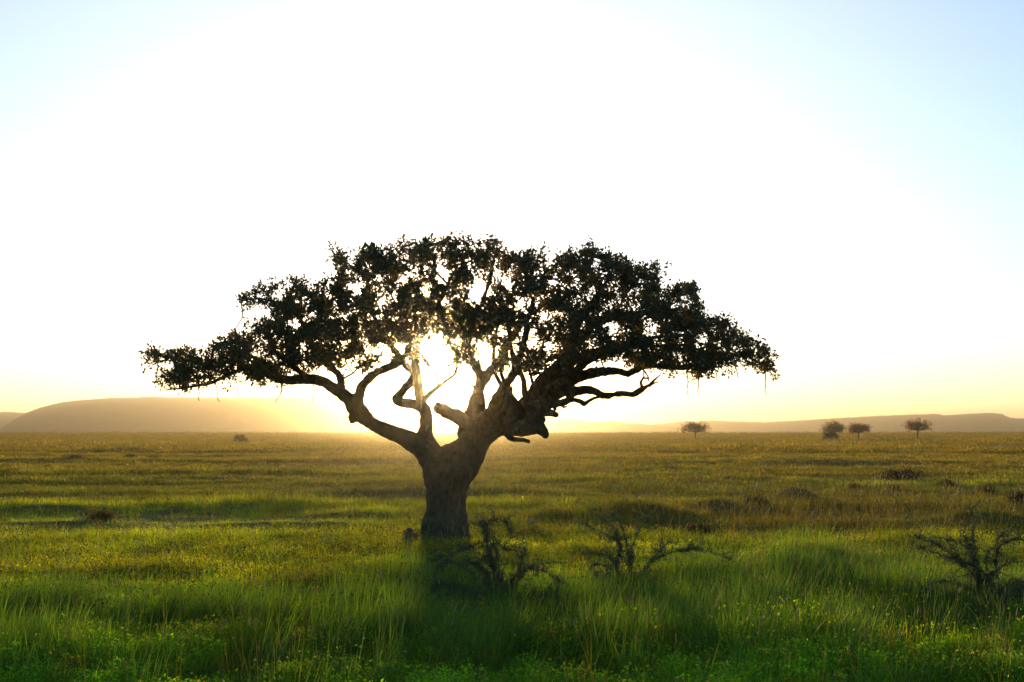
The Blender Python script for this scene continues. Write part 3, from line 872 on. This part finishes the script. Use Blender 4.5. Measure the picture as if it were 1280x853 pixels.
G = "acacias scattered on the far plain"
acacia("acacia_tree", 868.5, 553.5, 39, 27, "lone flat-topped acacia nearest the big tree on the far plain", "tree", G, 21)
acacia("acacia_tree", 1041, 553.5, 31, 26, "small acacia with a dark round bush in front of its trunk", "tree", G, 22)
acacia("acacia_tree", 1072, 553.5, 33, 26.5, "thin-trunked acacia beside the acacia that has a bush", "tree", G, 23)
acacia("acacia_tree", 1146, 552.8, 37, 28.5, "rightmost of the small flat-topped acacias on the far plain", "tree", G, 24)
G2 = "tiny trees on the horizon line"
for i, (px, py, w_, h_, lb) in enumerate([(363, 543.6, 9, 4.5, "tiny tree on the horizon under the left side of the big crown"),
                                          (907, 543.6, 6, 3.5, "tiny bush on the horizon just right of the lone acacia"),
                                          (1005, 543.6, 5, 3.2, "tiny tree on the horizon between the lone acacia and the acacia pair"),
                                          (1238, 543.6, 8, 3.4, "tiny tree on the horizon right of the rightmost acacia")]):
    acacia("distant_tree", px, py, w_, h_, lb, "tree", G2, 30 + i, n_cl=60)
acacia("bush", 1036, 554, 20, 17, "dark round bush standing in front of an acacia trunk", "bush", None, 41, n_cl=300, bushy=True)
acacia("bush", 300, 556.5, 17, 15, "lone round bush on the hazy golden plain below the flat-topped hill", "bush", None, 42, n_cl=300, bushy=True)
SH = "low dark shrubs dotted over the plain"
for i, (px, py, w_, h_, lb) in enumerate([
    (1124, 603, 54, 17, "broad low dark shrub on the plain below the rightmost acacia"),
    (1064, 612, 15, 7, "small dark tuft shrub left of the broad low shrub"),
    (1116, 614, 20, 6, "flat small shrub just in front of the broad low shrub"),
    (1181, 610, 18, 9, "small rounded shrub to the right of the broad low shrub"),
    (1230, 616, 16, 8, "small dark shrub standing alone near the right of the plain"),
    (1273, 633, 24, 18, "dark shrub at the right edge of the middle plain"),
    (129, 651, 26, 6, "low dark clump on the bright green flat at the left"),
    (163, 572, 14, 5, "faint small shrub on the left plain under the mesa"),
    (95, 576, 26, 6, "wide faint shrub patch on the far left plain"),
    (192, 573, 16, 6, "faint shrub between the lone bush and the wide patch"),
    (830, 558, 3, 4, "tiny dark shrub on the plain below and left of the lone acacia"),
    (985, 563, 18, 4, "thin dark shrub line between the lone acacia and the pair"),
    (943, 634, 30, 10, "dark shrub beside the grassy hummocks in the middle distance"),
    (870, 672, 40, 14, "dark leafy clump just behind the thorn bushes"),
    (505, 600, 14, 5, "low dark tuft on the plain left of the trunk")]):
    acacia("low_shrub", px, py, w_, h_, lb, "shrub", SH, 50 + i, n_cl=190 if w_ > 20 else 100, bushy=True)


# ------------------------------------------------------------------ thorn bushes
def thorn_bush(base_px, base_py, lines, label, seed, extra=14, spread=1.0, height=1.1):
    r_ = np.random.default_rng(seed)
    d = gdist(base_py)
    B = at(base_px, base_py, d); B.z = float(ground_h(B.x, B.y))
    o = empty("thorn_bush", B, label, "bush", "spiny bushes in the foreground grass")
    Bn_ = np.array(B[:])
    paths = []
    for pl, dep_ in lines:
        jx, jy = r_.normal(0, .13, 2)
        rows = [(jx, jy, -.05, .009)]
        m_ = len(pl)
        for i, (px, py) in enumerate(pl):
            q = at(px, py, d + dep_ * (i + 1) / m_)
            f_ = max(0, 1 - i / 2.0)
            rows.append((q.x - B.x + f_ * (jx * .8 + r_.normal(0, .05)), q.y - B.y + f_ * jy, q.z - B.z, .0055 * (1 - .65 * (i + 1) / m_) + .002))
        paths.append(catmull(rows, .04))
    for k in range(extra):
        ph = r_.uniform(0, 2 * math.pi); L_ = spread * r_.uniform(.45, 1.0); hh = height * r_.uniform(.35, .85)
        dx, dy = math.cos(ph), math.sin(ph)
        rows = [(0, 0, 0, .009), (dx * L_ * .25, dy * L_ * .25, hh * .6, .007), (dx * L_ * .6, dy * L_ * .6, hh, .005), (dx * L_, dy * L_, hh * r_.uniform(.55, 1.05), .003)]
        paths.append(catmull(rows, .04))
    for c in paths:
        a_ = Acc()
        c[:, :3] += np.cumsum(r_.normal(0, .004, (len(c), 3)), 0)
        a_.add(*tube(c[:, :3], c[:, 3], 6))
        sub = []
        for s in range(int(len(c) * .7)):                     # side spurs
            i = r_.integers(int(len(c) * .25), len(c))
            T_ = c[min(i + 1, len(c) - 1), :3] - c[max(i - 1, 0), :3]; T_ /= np.linalg.norm(T_) + 1e-9
            dv_ = T_ * .5 + r_.normal(0, .6, 3) + [0, 0, .25]; dv_ /= np.linalg.norm(dv_)
            L_ = r_.uniform(.08, .26)
            pth = np.array([c[i, :3] + dv_ * L_ * f + [0, 0, -.1 * L_ * f * f] for f in np.linspace(0, 1, 5)])
            a_.add(*tube(pth, np.linspace(.005, .002, 5), 4)); sub.append(pth)
        # thorns: long pale spikes
        idx = r_.integers(2, len(c) - 1, int(len(c) * 2.2))
        for i in idx:
            dv_ = r_.normal(0, 1, 3); dv_ /= np.linalg.norm(dv_)
            s_ = np.cross(dv_, [0.3, .5, .8]); s_ /= np.linalg.norm(s_) + 1e-9
            p0 = c[i, :3]; L_ = r_.uniform(.03, .06)
            a_.add(np.array([p0 - s_ * .003, p0 + s_ * .003, p0 + dv_ * L_]), np.zeros((0, 4), int), np.array([[0, 1, 2]]))
        br = link("branch", a_.mesh("branch", M_thorn, True), o)
        pos = [c[int(len(c) * .35):, :3]] + sub
        pos = np.vstack(pos)
        pos = np.repeat(pos, 2, 0)
        ax = r_.normal(0, 1, (len(pos), 3)); ax /= np.linalg.norm(ax, axis=1)[:, None]
        v_, t_ = leaf_cloud(pos, ax, 4, .030, .7, .42, .3, .014)
        link("leaflets", mesh_np("leaflets", v_, t_, M_thornleaf), br, kind="stuff")
    return o


thorn_bush(618, 776, [
    ([(624, 725), (617, 689), (609, 665), (600, 655), (583, 650), (559, 649), (540, 654), (528, 663)], .3),
    ([(622, 722), (612, 690), (606, 664), (612, 653), (622, 650), (632, 656), (639, 666)], -.2),
    ([(626, 720), (618, 692), (620, 676), (632, 681), (650, 684)], .3),
    ([(620, 730), (612, 690), (598, 680), (578, 688), (558, 696), (541, 702)], -.4),
    ([(612, 745), (590, 720), (572, 706), (556, 702), (546, 708)], .5),
    ([(616, 740), (608, 715), (590, 703), (578, 700)], -.6),
    ([(640, 740), (655, 712), (672, 705), (690, 702)], .4),
    ([(640, 735), (652, 702), (656, 690)], -.3),
    ([(645, 735), (660, 712), (678, 712), (702, 726)], .2),
    ([(600, 750), (570, 735), (550, 730), (530, 745)], .3)],
    "arching thorny bush spreading right before the big tree trunk", 61, 11, 1.2, .5)
thorn_bush(784, 742, [
    ([(783, 715), (780, 690), (770, 676), (755, 668), (736, 659), (717, 654)], .3),
    ([(783, 712), (779, 688), (768, 663), (752, 650), (738, 641)], -.2),
    ([(785, 712), (789, 685), (800, 663), (812, 650)], .4),
    ([(795, 722), (815, 702), (832, 693), (852, 688), (876, 687), (898, 692), (913, 698)], -.3),
    ([(780, 720), (765, 704), (748, 694), (722, 694)], .3),
    ([(780, 726), (768, 712), (750, 706), (738, 704)], -.4),
    ([(792, 724), (808, 706), (824, 690), (838, 674)], .5),
    ([(786, 716), (786, 690), (778, 660), (765, 640)], .2)],
    "spiky thorn bush with a long low branch reaching right in mid foreground", 62, 9, 1.0, .5)
thorn_bush(1232, 772, [
    ([(1228, 735), (1221, 700), (1220, 670), (1218, 641)], .2),
    ([(1228, 740), (1215, 715), (1195, 700), (1176, 688), (1162, 680), (1147, 675)], -.3),
    ([(1230, 738), (1222, 712), (1212, 690), (1195, 678), (1170, 673)], .3),
    ([(1228, 745), (1205, 712), (1180, 697), (1152, 686)], .4),
    ([(1234, 735), (1238, 705), (1248, 686), (1262, 676), (1282, 673)], -.3),
    ([(1236, 740), (1250, 712), (1268, 700), (1292, 702)], .3),
    ([(1232, 735), (1234, 700), (1243, 680), (1254, 668)], .4),
    ([(1230, 730), (1222, 700), (1210, 680), (1202, 664)], -.3),
    ([(1236, 750), (1258, 732), (1275, 728), (1300, 740)], 0),
    ([(1224, 755), (1200, 735), (1180, 728), (1160, 732)], .2)],
    "dark thorn bush with pointed top standing at the right edge", 63, 15, 1.2, .6)


# ------------------------------------------------------------------ grass
def blade(r_, L_, w_, lean, org, seg=3, az=None, droop=.5):
    az = r_.uniform(0, 2 * math.pi) if az is None else az
    dx, dy = math.cos(az), math.sin(az)
    sx, sy = -dy, dx
    tw = r_.uniform(-1, 1)
    sx, sy = sx * math.cos(tw) + dx * math.sin(tw), sy * math.cos(tw) + dy * math.sin(tw)
    Vb_ = []; F = []
    for s in range(seg):
        f = s / seg
        out_ = lean * L_ * (f + droop * f * f)
        ww = w_ * (1 - f * .6) * .5
        c = (org[0] + dx * out_, org[1] + dy * out_, L_ * f * (1 - .25 * lean * f))
        Vb_ += [(c[0] - sx * ww, c[1] - sy * ww, c[2]), (c[0] + sx * ww, c[1] + sy * ww, c[2])]
    out_ = lean * L_ * (1 + droop)
    Vb_.append((org[0] + dx * out_, org[1] + dy * out_, L_ * (1 - .25 * lean)))
    for s in range(seg - 1):
        F.append((2 * s, 2 * s + 1, 2 * s + 3)); F.append((2 * s, 2 * s + 3, 2 * s + 2))
    F.append((2 * seg - 2, 2 * seg - 1, 2 * seg))
    return Vb_, F


def tuft(seed, nb, L_, w_, lean, foot, seg=3, wind=0.0, heads=0, head_mat=None, head_size=.03, leafy=0):
    r_ = np.random.default_rng(seed)
    Vv, Ff, Mi = [], [], []
    for k in range(nb):
        a_ = r_.uniform(0, 2 * math.pi); q = foot * math.sqrt(r_.random())
        org = (math.cos(a_) * q, math.sin(a_) * q)
        az = a_ + r_.normal(0, .8)
        if wind: az = r_.normal(.2, .9)
        v_, f_ = blade(r_, L_ * r_.uniform(.5, 1.1), w_ * r_.uniform(.7, 1.3), max(.03, r_.normal(lean, lean * .5)), org, seg, az)
        o_ = len(Vv); Vv += v_; Ff += [tuple(i + o_ for i in t_) for t_ in f_]; Mi += [0] * len(f_)
    for k in range(leafy):                                  # small ovate leaves on the upper part
        h_ = L_ * r_.uniform(.25, 1.0); a_ = r_.uniform(0, 6.28); q = foot * r_.random() ** .5 * 1.1
        c = np.array([math.cos(a_) * q, math.sin(a_) * q, h_])
        d_ = np.array([math.cos(a_), math.sin(a_), r_.uniform(.0, .9)]) + r_.normal(0, .4, 3); d_ /= np.linalg.norm(d_)
        s_ = np.cross(d_, r_.normal(0, 1, 3)); s_ /= np.linalg.norm(s_)
        l_ = w_ * r_.uniform(2.3, 4.6)
        o_ = len(Vv)
        Vv += [tuple(c), tuple(c + d_ * l_ * .5 + s_ * l_ * .24), tuple(c + d_ * l_), tuple(c + d_ * l_ * .5 - s_ * l_ * .24)]
        Ff += [(o_, o_ + 1, o_ + 2), (o_, o_ + 2, o_ + 3)]; Mi += [0, 0]
    for k in range(heads):                                  # stalk with a head
        a_ = r_.uniform(0, 6.28); q = foot * r_.random()
        org = (math.cos(a_) * q, math.sin(a_) * q)
        Ls = L_ * r_.uniform(1.15, 1.6)
        v_, f_ = blade(r_, Ls, w_ * .45, r_.uniform(.04, .22), org, 3, droop=.3)
        o_ = len(Vv); Vv += v_; Ff += [tuple(i + o_ for i in t_) for t_ in f_]; Mi += [0] * len(f_)
        tip = np.array(v_[-1]); pv = np.array(v_[-2]); ax = tip - pv; ax /= np.linalg.norm(ax)
        hl, hw = head_size
        s1 = np.cross(ax, [.3, .2, .9]); s1 /= np.linalg.norm(s1) + 1e-9; s2 = np.cross(ax, s1)
        o_ = len(Vv)
        Vv += [tuple(tip - ax * hl * .3)] + [tuple(tip + ax * hl * .25 + (s1 * math.cos(g) + s2 * math.sin(g)) * hw) for g in (0, 1.57, 3.14, 4.71)] + [tuple(tip + ax * hl)]
        for g in range(4):
            g2 = (g + 1) % 4
            Ff += [(o_, o_ + 1 + g2, o_ + 1 + g), (o_ + 5, o_ + 1 + g, o_ + 1 + g2)]; Mi += [1, 1]
    mats = [M_grass] + ([head_mat] if head_mat else [])
    return mesh_np("grass_tuft", np.array(Vv), np.array(Ff), mats, False, Mi)


def proto_collection(cname, meshes):
    c = bpy.data.collections.new(cname)
    for i, me in enumerate(meshes):
        o = bpy.data.objects.new("%s_%02d" % (cname, i), me)
        c.objects.link(o)
    return c


def scatter(name, coll, P, scl, tint, label, rotz=None, tilt=.12):
    n_ = len(P)
    me = bpy.data.meshes.new(name)
    me.vertices.add(n_); me.vertices.foreach_set("co", P.astype(np.float32).ravel())
    nk = len(coll.objects)
    a = me.attributes.new("pick", 'INT', 'POINT'); a.data.foreach_set("value", rng.integers(0, nk, n_).astype(np.int32))
    rot = np.stack([rng.normal(0, tilt, n_), rng.normal(0, tilt, n_), rng.uniform(0, 2 * math.pi, n_) if rotz is None else rotz], 1)
    a = me.attributes.new("turn", 'FLOAT_VECTOR', 'POINT'); a.data.foreach_set("vector", rot.astype(np.float32).ravel())
    a = me.attributes.new("size", 'FLOAT_VECTOR', 'POINT'); a.data.foreach_set("vector", scl.astype(np.float32).ravel())
    a = me.attributes.new("tint", 'FLOAT_COLOR', 'POINT')
    a.data.foreach_set("color", np.concatenate([np.clip(tint, 0.004, .6), np.ones((n_, 1))], 1).astype(np.float32).ravel())
    o = link(name, me, None, label, "grass", None, "stuff")
    ng = bpy.data.node_groups.new(name, 'GeometryNodeTree')
    ng.interface.new_socket("Geometry", in_out='INPUT', socket_type='NodeSocketGeometry')
    ng.interface.new_socket("Geometry", in_out='OUTPUT', socket_type='NodeSocketGeometry')
    gi = ng.nodes.new('NodeGroupInput'); go = ng.nodes.new('NodeGroupOutput')
    ip = ng.nodes.new('GeometryNodeInstanceOnPoints')
    ci = ng.nodes.new('GeometryNodeCollectionInfo'); ci.inputs["Collection"].default_value = coll
    ci.inputs["Separate Children"].default_value = True; ci.inputs["Reset Children"].default_value = True

    def na_(nm, dt):
        q = ng.nodes.new('GeometryNodeInputNamedAttribute'); q.data_type = dt; q.inputs["Name"].default_value = nm
        return q.outputs["Attribute"]
    L = ng.links
    L.new(gi.outputs[0], ip.inputs["Points"]); L.new(ci.outputs[0], ip.inputs["Instance"])
    ip.inputs["Pick Instance"].default_value = True
    L.new(na_("pick", 'INT'), ip.inputs["Instance Index"])
    L.new(na_("turn", 'FLOAT_VECTOR'), ip.inputs["Rotation"])
    L.new(na_("size", 'FLOAT_VECTOR'), ip.inputs["Scale"])
    L.new(ip.outputs[0], go.inputs[0])
    m_ = o.modifiers.new("scatter", 'NODES'); m_.node_group = ng
    return o


def wedge(n_, y0, y1, pad=1.3, power=1.0):
    """random ground points in the view wedge between distances y0, y1 (uniform by area)"""
    u = rng.random(n_)
    y = np.sqrt(y0 ** 2 + u * (y1 ** 2 - y0 ** 2)) if power == 1 else y0 * (y1 / y0) ** u
    hw = 0.36 * y * pad + 1.5
    return rng.uniform(-1, 1, n_) * hw, y


def to_px(x, y):
    return 640 + x / y * FP, 541 + CAM_H * FP / y


def blob(px, py, cx, cy, sx, sy):
    return np.exp(-((px - cx) / sx) ** 2 - ((py - cy) / sy) ** 2)


C = lambda *a: np.array(a, float)
GREEN = C(.120, .235, .014); YEL = C(.215, .235, .010); LIME = C(.27, .34, .012); DARK = C(.035, .07, .014)
OLIVE = C(.085, .100, .016); TAN = C(.195, .142, .030); BLUEG = C(.075, .150, .050); BROWN = C(.085, .070, .022)


def mixc(a, b, f):
    return a * (1 - f[:, None]) + b * f[:, None]


def grass_tint(x, y):
    px, py = to_px(x, y)
    n_ = len(x)
    nz = np.clip(.5 + 1.3 * fbm(x / 1.6, y / 1.8, 91), 0, 1)
    nb = np.clip(.5 + 1.5 * fbm(x / 7.0, y / 5.0, 95), 0, 1)
    ss = lambda a, b, v: np.clip((v - a) / (b - a), 0, 1)
    c = np.tile(GREEN, (n_, 1))
    c = mixc(c, np.tile(YEL, (n_, 1)), .55 * nz * ss(14, 17, y))
    my = ss(17.5, 23, y)                                   # flowered yellow-green meadow
    c = mixc(c, YEL * (.8 + .4 * nz[:, None]), my * .85)
    left = ss(560, 430, px)
    band = ss(30, 35, y) * ss(50, 46, y)
    c = mixc(c, np.tile(LIME, (n_, 1)), band * left * (.6 + .4 * nz))
    rb = ss(30, 36, y)
    c = mixc(c, mixc(np.tile(OLIVE, (n_, 1)), np.tile(BROWN, (n_, 1)), nb * ss(820, 960, px)), rb * (1 - left * band) * .8)
    limes = blob(px, py, 1180, 607, 160, 6) + blob(px, py, 650, 637, 120, 5) + blob(px, py, 880, 622, 60, 6)
    c = mixc(c, np.tile(LIME, (n_, 1)), np.clip(limes, 0, 1) * .8)
    far = ss(55, 140, y)
    c = mixc(c, mixc(np.tile(OLIVE, (n_, 1)), np.tile(TAN, (n_, 1)), .35 + .65 * nb), far)
    patch = np.clip(.5 + 2.2 * fbm(x / .9, y / 1.3, 119, 2), 0, 1)
    c = c * (.72 + .55 * patch)[:, None] * rng.uniform(.55, 1.5, (n_, 1)) * (1 + rng.normal(0, .09, (n_, 3)))
    calm = np.clip((y - 120) / 150, 0, 1)[:, None]          # far clumps even out
    c = c * (1 - calm) + calm * (mixc(np.tile(OLIVE, (n_, 1)), np.tile(TAN, (n_, 1)), .45 + .55 * nb) * rng.uniform(.85, 1.15, (n_, 1)))
    dry = rng.random(n_) < .05                              # the odd dry tuft
    c[dry] = TAN * 1.5
    return c


def place(x, y, sink=.02):
    return np.stack([x, y, ground_h(x, y) - sink], 1)


# prototypes
short_t = proto_collection("short_tuft", [tuft(100 + i, 20, .16, .009, .35, .12, 2) for i in range(5)])
mid_t = proto_collection("meadow_tuft", [tuft(120 + i, 16, .30, .009, .42, .16, 3, leafy=10) for i in range(6)])
tall_t = proto_collection("tall_tuft", [tuft(140 + i, 22, .75, .008, .22, .14, 4, wind=1) for i in range(6)])
leafy_t = proto_collection("weed", [tuft(160 + i, 5, .26, .009, .2, .10, 3, leafy=60) for i in range(6)])
seed_t = proto_collection("seed_stalk", [tuft(180 + i, 5, .34, .008, .2, .10, 3, heads=2, head_mat=M_seed, head_size=(.022, .009), leafy=10) for i in range(5)])
straw_t = proto_collection("straw_stalk", [tuft(200 + i, 3, .50, .006, .2, .08, 3, heads=2, head_mat=M_straw, head_size=(.10, .007)) for i in range(5)])
bloom_t = proto_collection("bloom_stalk", [tuft(215 + i, 2, .30, .006, .2, .06, 3, heads=1, head_mat=M_flower, head_size=(.02, .014)) for i in range(3)])
far_t = proto_collection("tussock", [tuft(220 + i, 60, .42, .03, .3, .55, 2) for i in range(6)])
vfar_t = proto_collection("tussock_patch", [tuft(240 + i, 110, .34, .05, .35, 1.7, 2) for i in range(5)])


def sc3(n_, a, b, hz=None):
    s = rng.uniform(a, b, n_)
    z = s if hz is None else s * hz
    return np.stack([s, s, z], 1)


def tallmask(x, y):
    px, py = to_px(x, y)
    m = np.zeros_like(px)
    for b in ((530, 742, 60, 14), (500, 800, 70, 16), (590, 815, 60, 14), (850, 800, 150, 30), (760, 775, 90, 22), (940, 765, 60, 25), (620, 770, 110, 16), (280, 786, 110, 9), (470, 770, 60, 10), (190, 785, 60, 10), (1000, 730, 90, 14), (1230, 775, 90, 16),
              (1120, 750, 90, 12), (60, 770, 70, 12), (30, 830, 50, 18), (880, 735, 60, 12), (1040, 800, 60, 14)):
        m = np.maximum(m, blob(px, py, *b))
    return m


# sward and meadow, near
x, y = wedge(26000, 11.5, 34); nz = fbm(x / 2.2, y / 2.6, 41)
s = sc3(len(x), .8, 1.5); scatter("turf", short_t, place(x, y), s, grass_tint(x, y), "short dense turf between the taller foreground grass")
x, y = wedge(25000, 11.5, 34); nz = fbm(x / 1.8, y / 2.0, 43)
keep = nz + rng.normal(0, .2, len(x)) > -.25; x, y, nz = x[keep], y[keep], nz[keep]
hz = np.clip(.8 + 1.5 * nz, .3, 1.6)
scatter("meadow_grass", mid_t, place(x, y), sc3(len(x), .7, 1.25, hz), grass_tint(x, y), "knee-high green meadow grass in front of the tree")
# tall leaning grass
x, y = wedge(60000, 12, 30); tm = tallmask(x, y)
keep = rng.random(len(x)) < np.clip(tm * .85 + .012, 0, 1) * .5; x, y, tm = x[keep], y[keep], tm[keep]
tt = mixc(mixc(np.tile(GREEN, (len(x), 1)), np.tile(BLUEG, (len(x), 1)), rng.random(len(x))), np.tile(DARK, (len(x), 1)), .35 * rng.random(len(x))) * rng.uniform(.7, 1.25, (len(x), 1))
scatter("tall_grass", tall_t, place(x, y), sc3(len(x), .55, 1.05), tt, "tall thin wind-leaning grass in the foreground hollows", rotz=rng.normal(0, .5, len(x)))
# leafy weeds
x, y = wedge(26000, 11.5, 30); nz = fbm(x / 1.3, y / 1.5, 47)
keep = (nz + rng.normal(0, .12, len(x)) > -.12) & (tallmask(x, y) < .5); x, y = x[keep], y[keep]
tt = grass_tint(x, y) * C(1.2, 1.25, .8) * (1 + .3 * (fbm(x / 2.5, y / 2.0, 131)[:, None] > .15) * C(1.4, .6, 0)) 
scatter("leafy_weeds", leafy_t, place(x, y), sc3(len(x), .6, 1.2), tt, "leafy yellow-green weeds growing in low patches near the bottom")
# dark dotted seed heads in the meadow
x, y = wedge(15000, 17.0, 34); nz = fbm(x / 3, y / 3, 49); px, py = to_px(x, y)
keep = (nz + rng.normal(0, .2, len(x)) + .35 * (px < 620) > .1); x, y = x[keep], y[keep]
scatter("seed_heads", seed_t, place(x, y), sc3(len(x), .7, 1.15), grass_tint(x, y), "dark round seed heads dotted over the yellow-green meadow")
x, y = wedge(900, 12, 28)
scatter("straw_stalks", straw_t, place(x, y), sc3(len(x), .7, 1.2), np.tile(TAN, (len(x), 1)), "pale dry straw stalks standing above the green grass")
x, y = wedge(90, 12, 24)
scatter("wildflowers", bloom_t, place(x, y), sc3(len(x), .8, 1.3), grass_tint(x, y), "few small cream wildflowers among the foreground weeds")
# middle distance
x, y = wedge(52000, 33, 75); nz = fbm(x / 6.0, y / 3.0, 53)
px, py = to_px(x, y)
shortz = np.clip(blob(px, py, 250, 655, 330, 11) * 1.2, 0, 1)          # cropped green flat at the left
hz = np.clip(.55 + .9 * nz, .25, 1.3) * (1 - .65 * shortz)
scatter("plain_grass", mid_t, place(x, y), sc3(len(x), .9, 1.5, hz), grass_tint(x, y), "uneven olive grass on the plain around and beyond the tree")
x, y = wedge(9000, 34, 110, power=0); px, py = to_px(x, y)
keep = rng.random(len(x)) < np.clip(.15 + blob(px, py, 1050, 645, 280, 28) + .4 * blob(px, py, 1000, 590, 300, 14), 0, 1); x, y = x[keep], y[keep]
scatter("golden_seed_grass", straw_t, place(x, y), sc3(len(x), 1.0, 1.7) * C(1.6, 1.6, .8), mixc(np.tile(BROWN, (len(x), 1)), np.tile(TAN, (len(x), 1)), rng.random(len(x))),
        "golden seeding grass catching the low sun in the middle distance")
x, y = wedge(42000, 70, 190); nz = fbm(x / 14.0, y / 6.0, 57)
scatter("tussocks", far_t, place(x, y, .03), sc3(len(x), .8, 1.4, np.clip(.55 + .9 * nz, .2, 1.3)), grass_tint(x, y), "tan and olive tussocks across the middle of the plain")
x, y = wedge(42000, 170, 800, power=0); nz = fbm(x / 40.0, y / 12.0, 59)
scatter("distant_grass", vfar_t, place(x, y, .04), sc3(len(x), .9, 1.6, np.clip(.5 + .8 * nz, .2, 1.2)) * (1 + (y / 600)[:, None] * C(1, 1, .2)), grass_tint(x, y), "hazy golden grass covering the far plain up to the horizon")

# small clod, the warm orange of low sunlight put into its colour
q = at(664, 662, gdist(667)); q.z = float(ground_h(q.x, q.y))
bm = bmesh.new(); bmesh.ops.create_icosphere(bm, subdivisions=3, radius=.13)
for v in bm.verts:
    v.co *= 1 + .3 * mnoise.noise(v.co * 14); v.co.z *= .6
me = bpy.data.meshes.new("clod"); bm.to_mesh(me); bm.free()
M_clod = bark_material("sunlit_clod", (.45, .28, .10), (.6, .4, .16), 20, .4); me.materials.append(M_clod)
o = link("stone", me, None, "small stone coloured a sunlit orange-tan in the grass right of the tree foot", "stone"); o.location = (q.x, q.y, q.z + .34)

# ------------------------------------------------------------------ haze
HZ_TOP = 90.0
bm = bmesh.new(); bmesh.ops.create_cube(bm, size=1.0)
for v in bm.verts:
    v.co = Vector((v.co.x * 13000, v.co.y * 13000, -3.0 if v.co.z < 0 else HZ_TOP))
me = bpy.data.meshes.new("haze"); bm.to_mesh(me); bm.free()
M_haze, n, l = mat("haze_air")
out = n.new("ShaderNodeOutputMaterial")
pv = n.new("ShaderNodeVolumePrincipled")
pv.inputs["Color"].default_value = (0.62, 0.82, 1.0, 1)
pv.inputs["Density"].default_value = 0.000042
pv.inputs["Anisotropy"].default_value = 0.62
pv2 = n.new("ShaderNodeVolumePrincipled")                    # forward lobe of the same even haze
pv2.inputs["Color"].default_value = (1.0, 0.88, 0.66, 1)
pv2.inputs["Density"].default_value = 0.00023
pv2.inputs["Anisotropy"].default_value = 0.994
ad = n.new("ShaderNodeAddShader")
l.new(pv.outputs[0], ad.inputs[0]); l.new(pv2.outputs[0], ad.inputs[1])
l.new(ad.outputs[0], out.inputs["Volume"])
me.materials.append(M_haze)
link("haze", me, None, "thin warm evening haze over the plain", None, None, "stuff")
print("scene built")
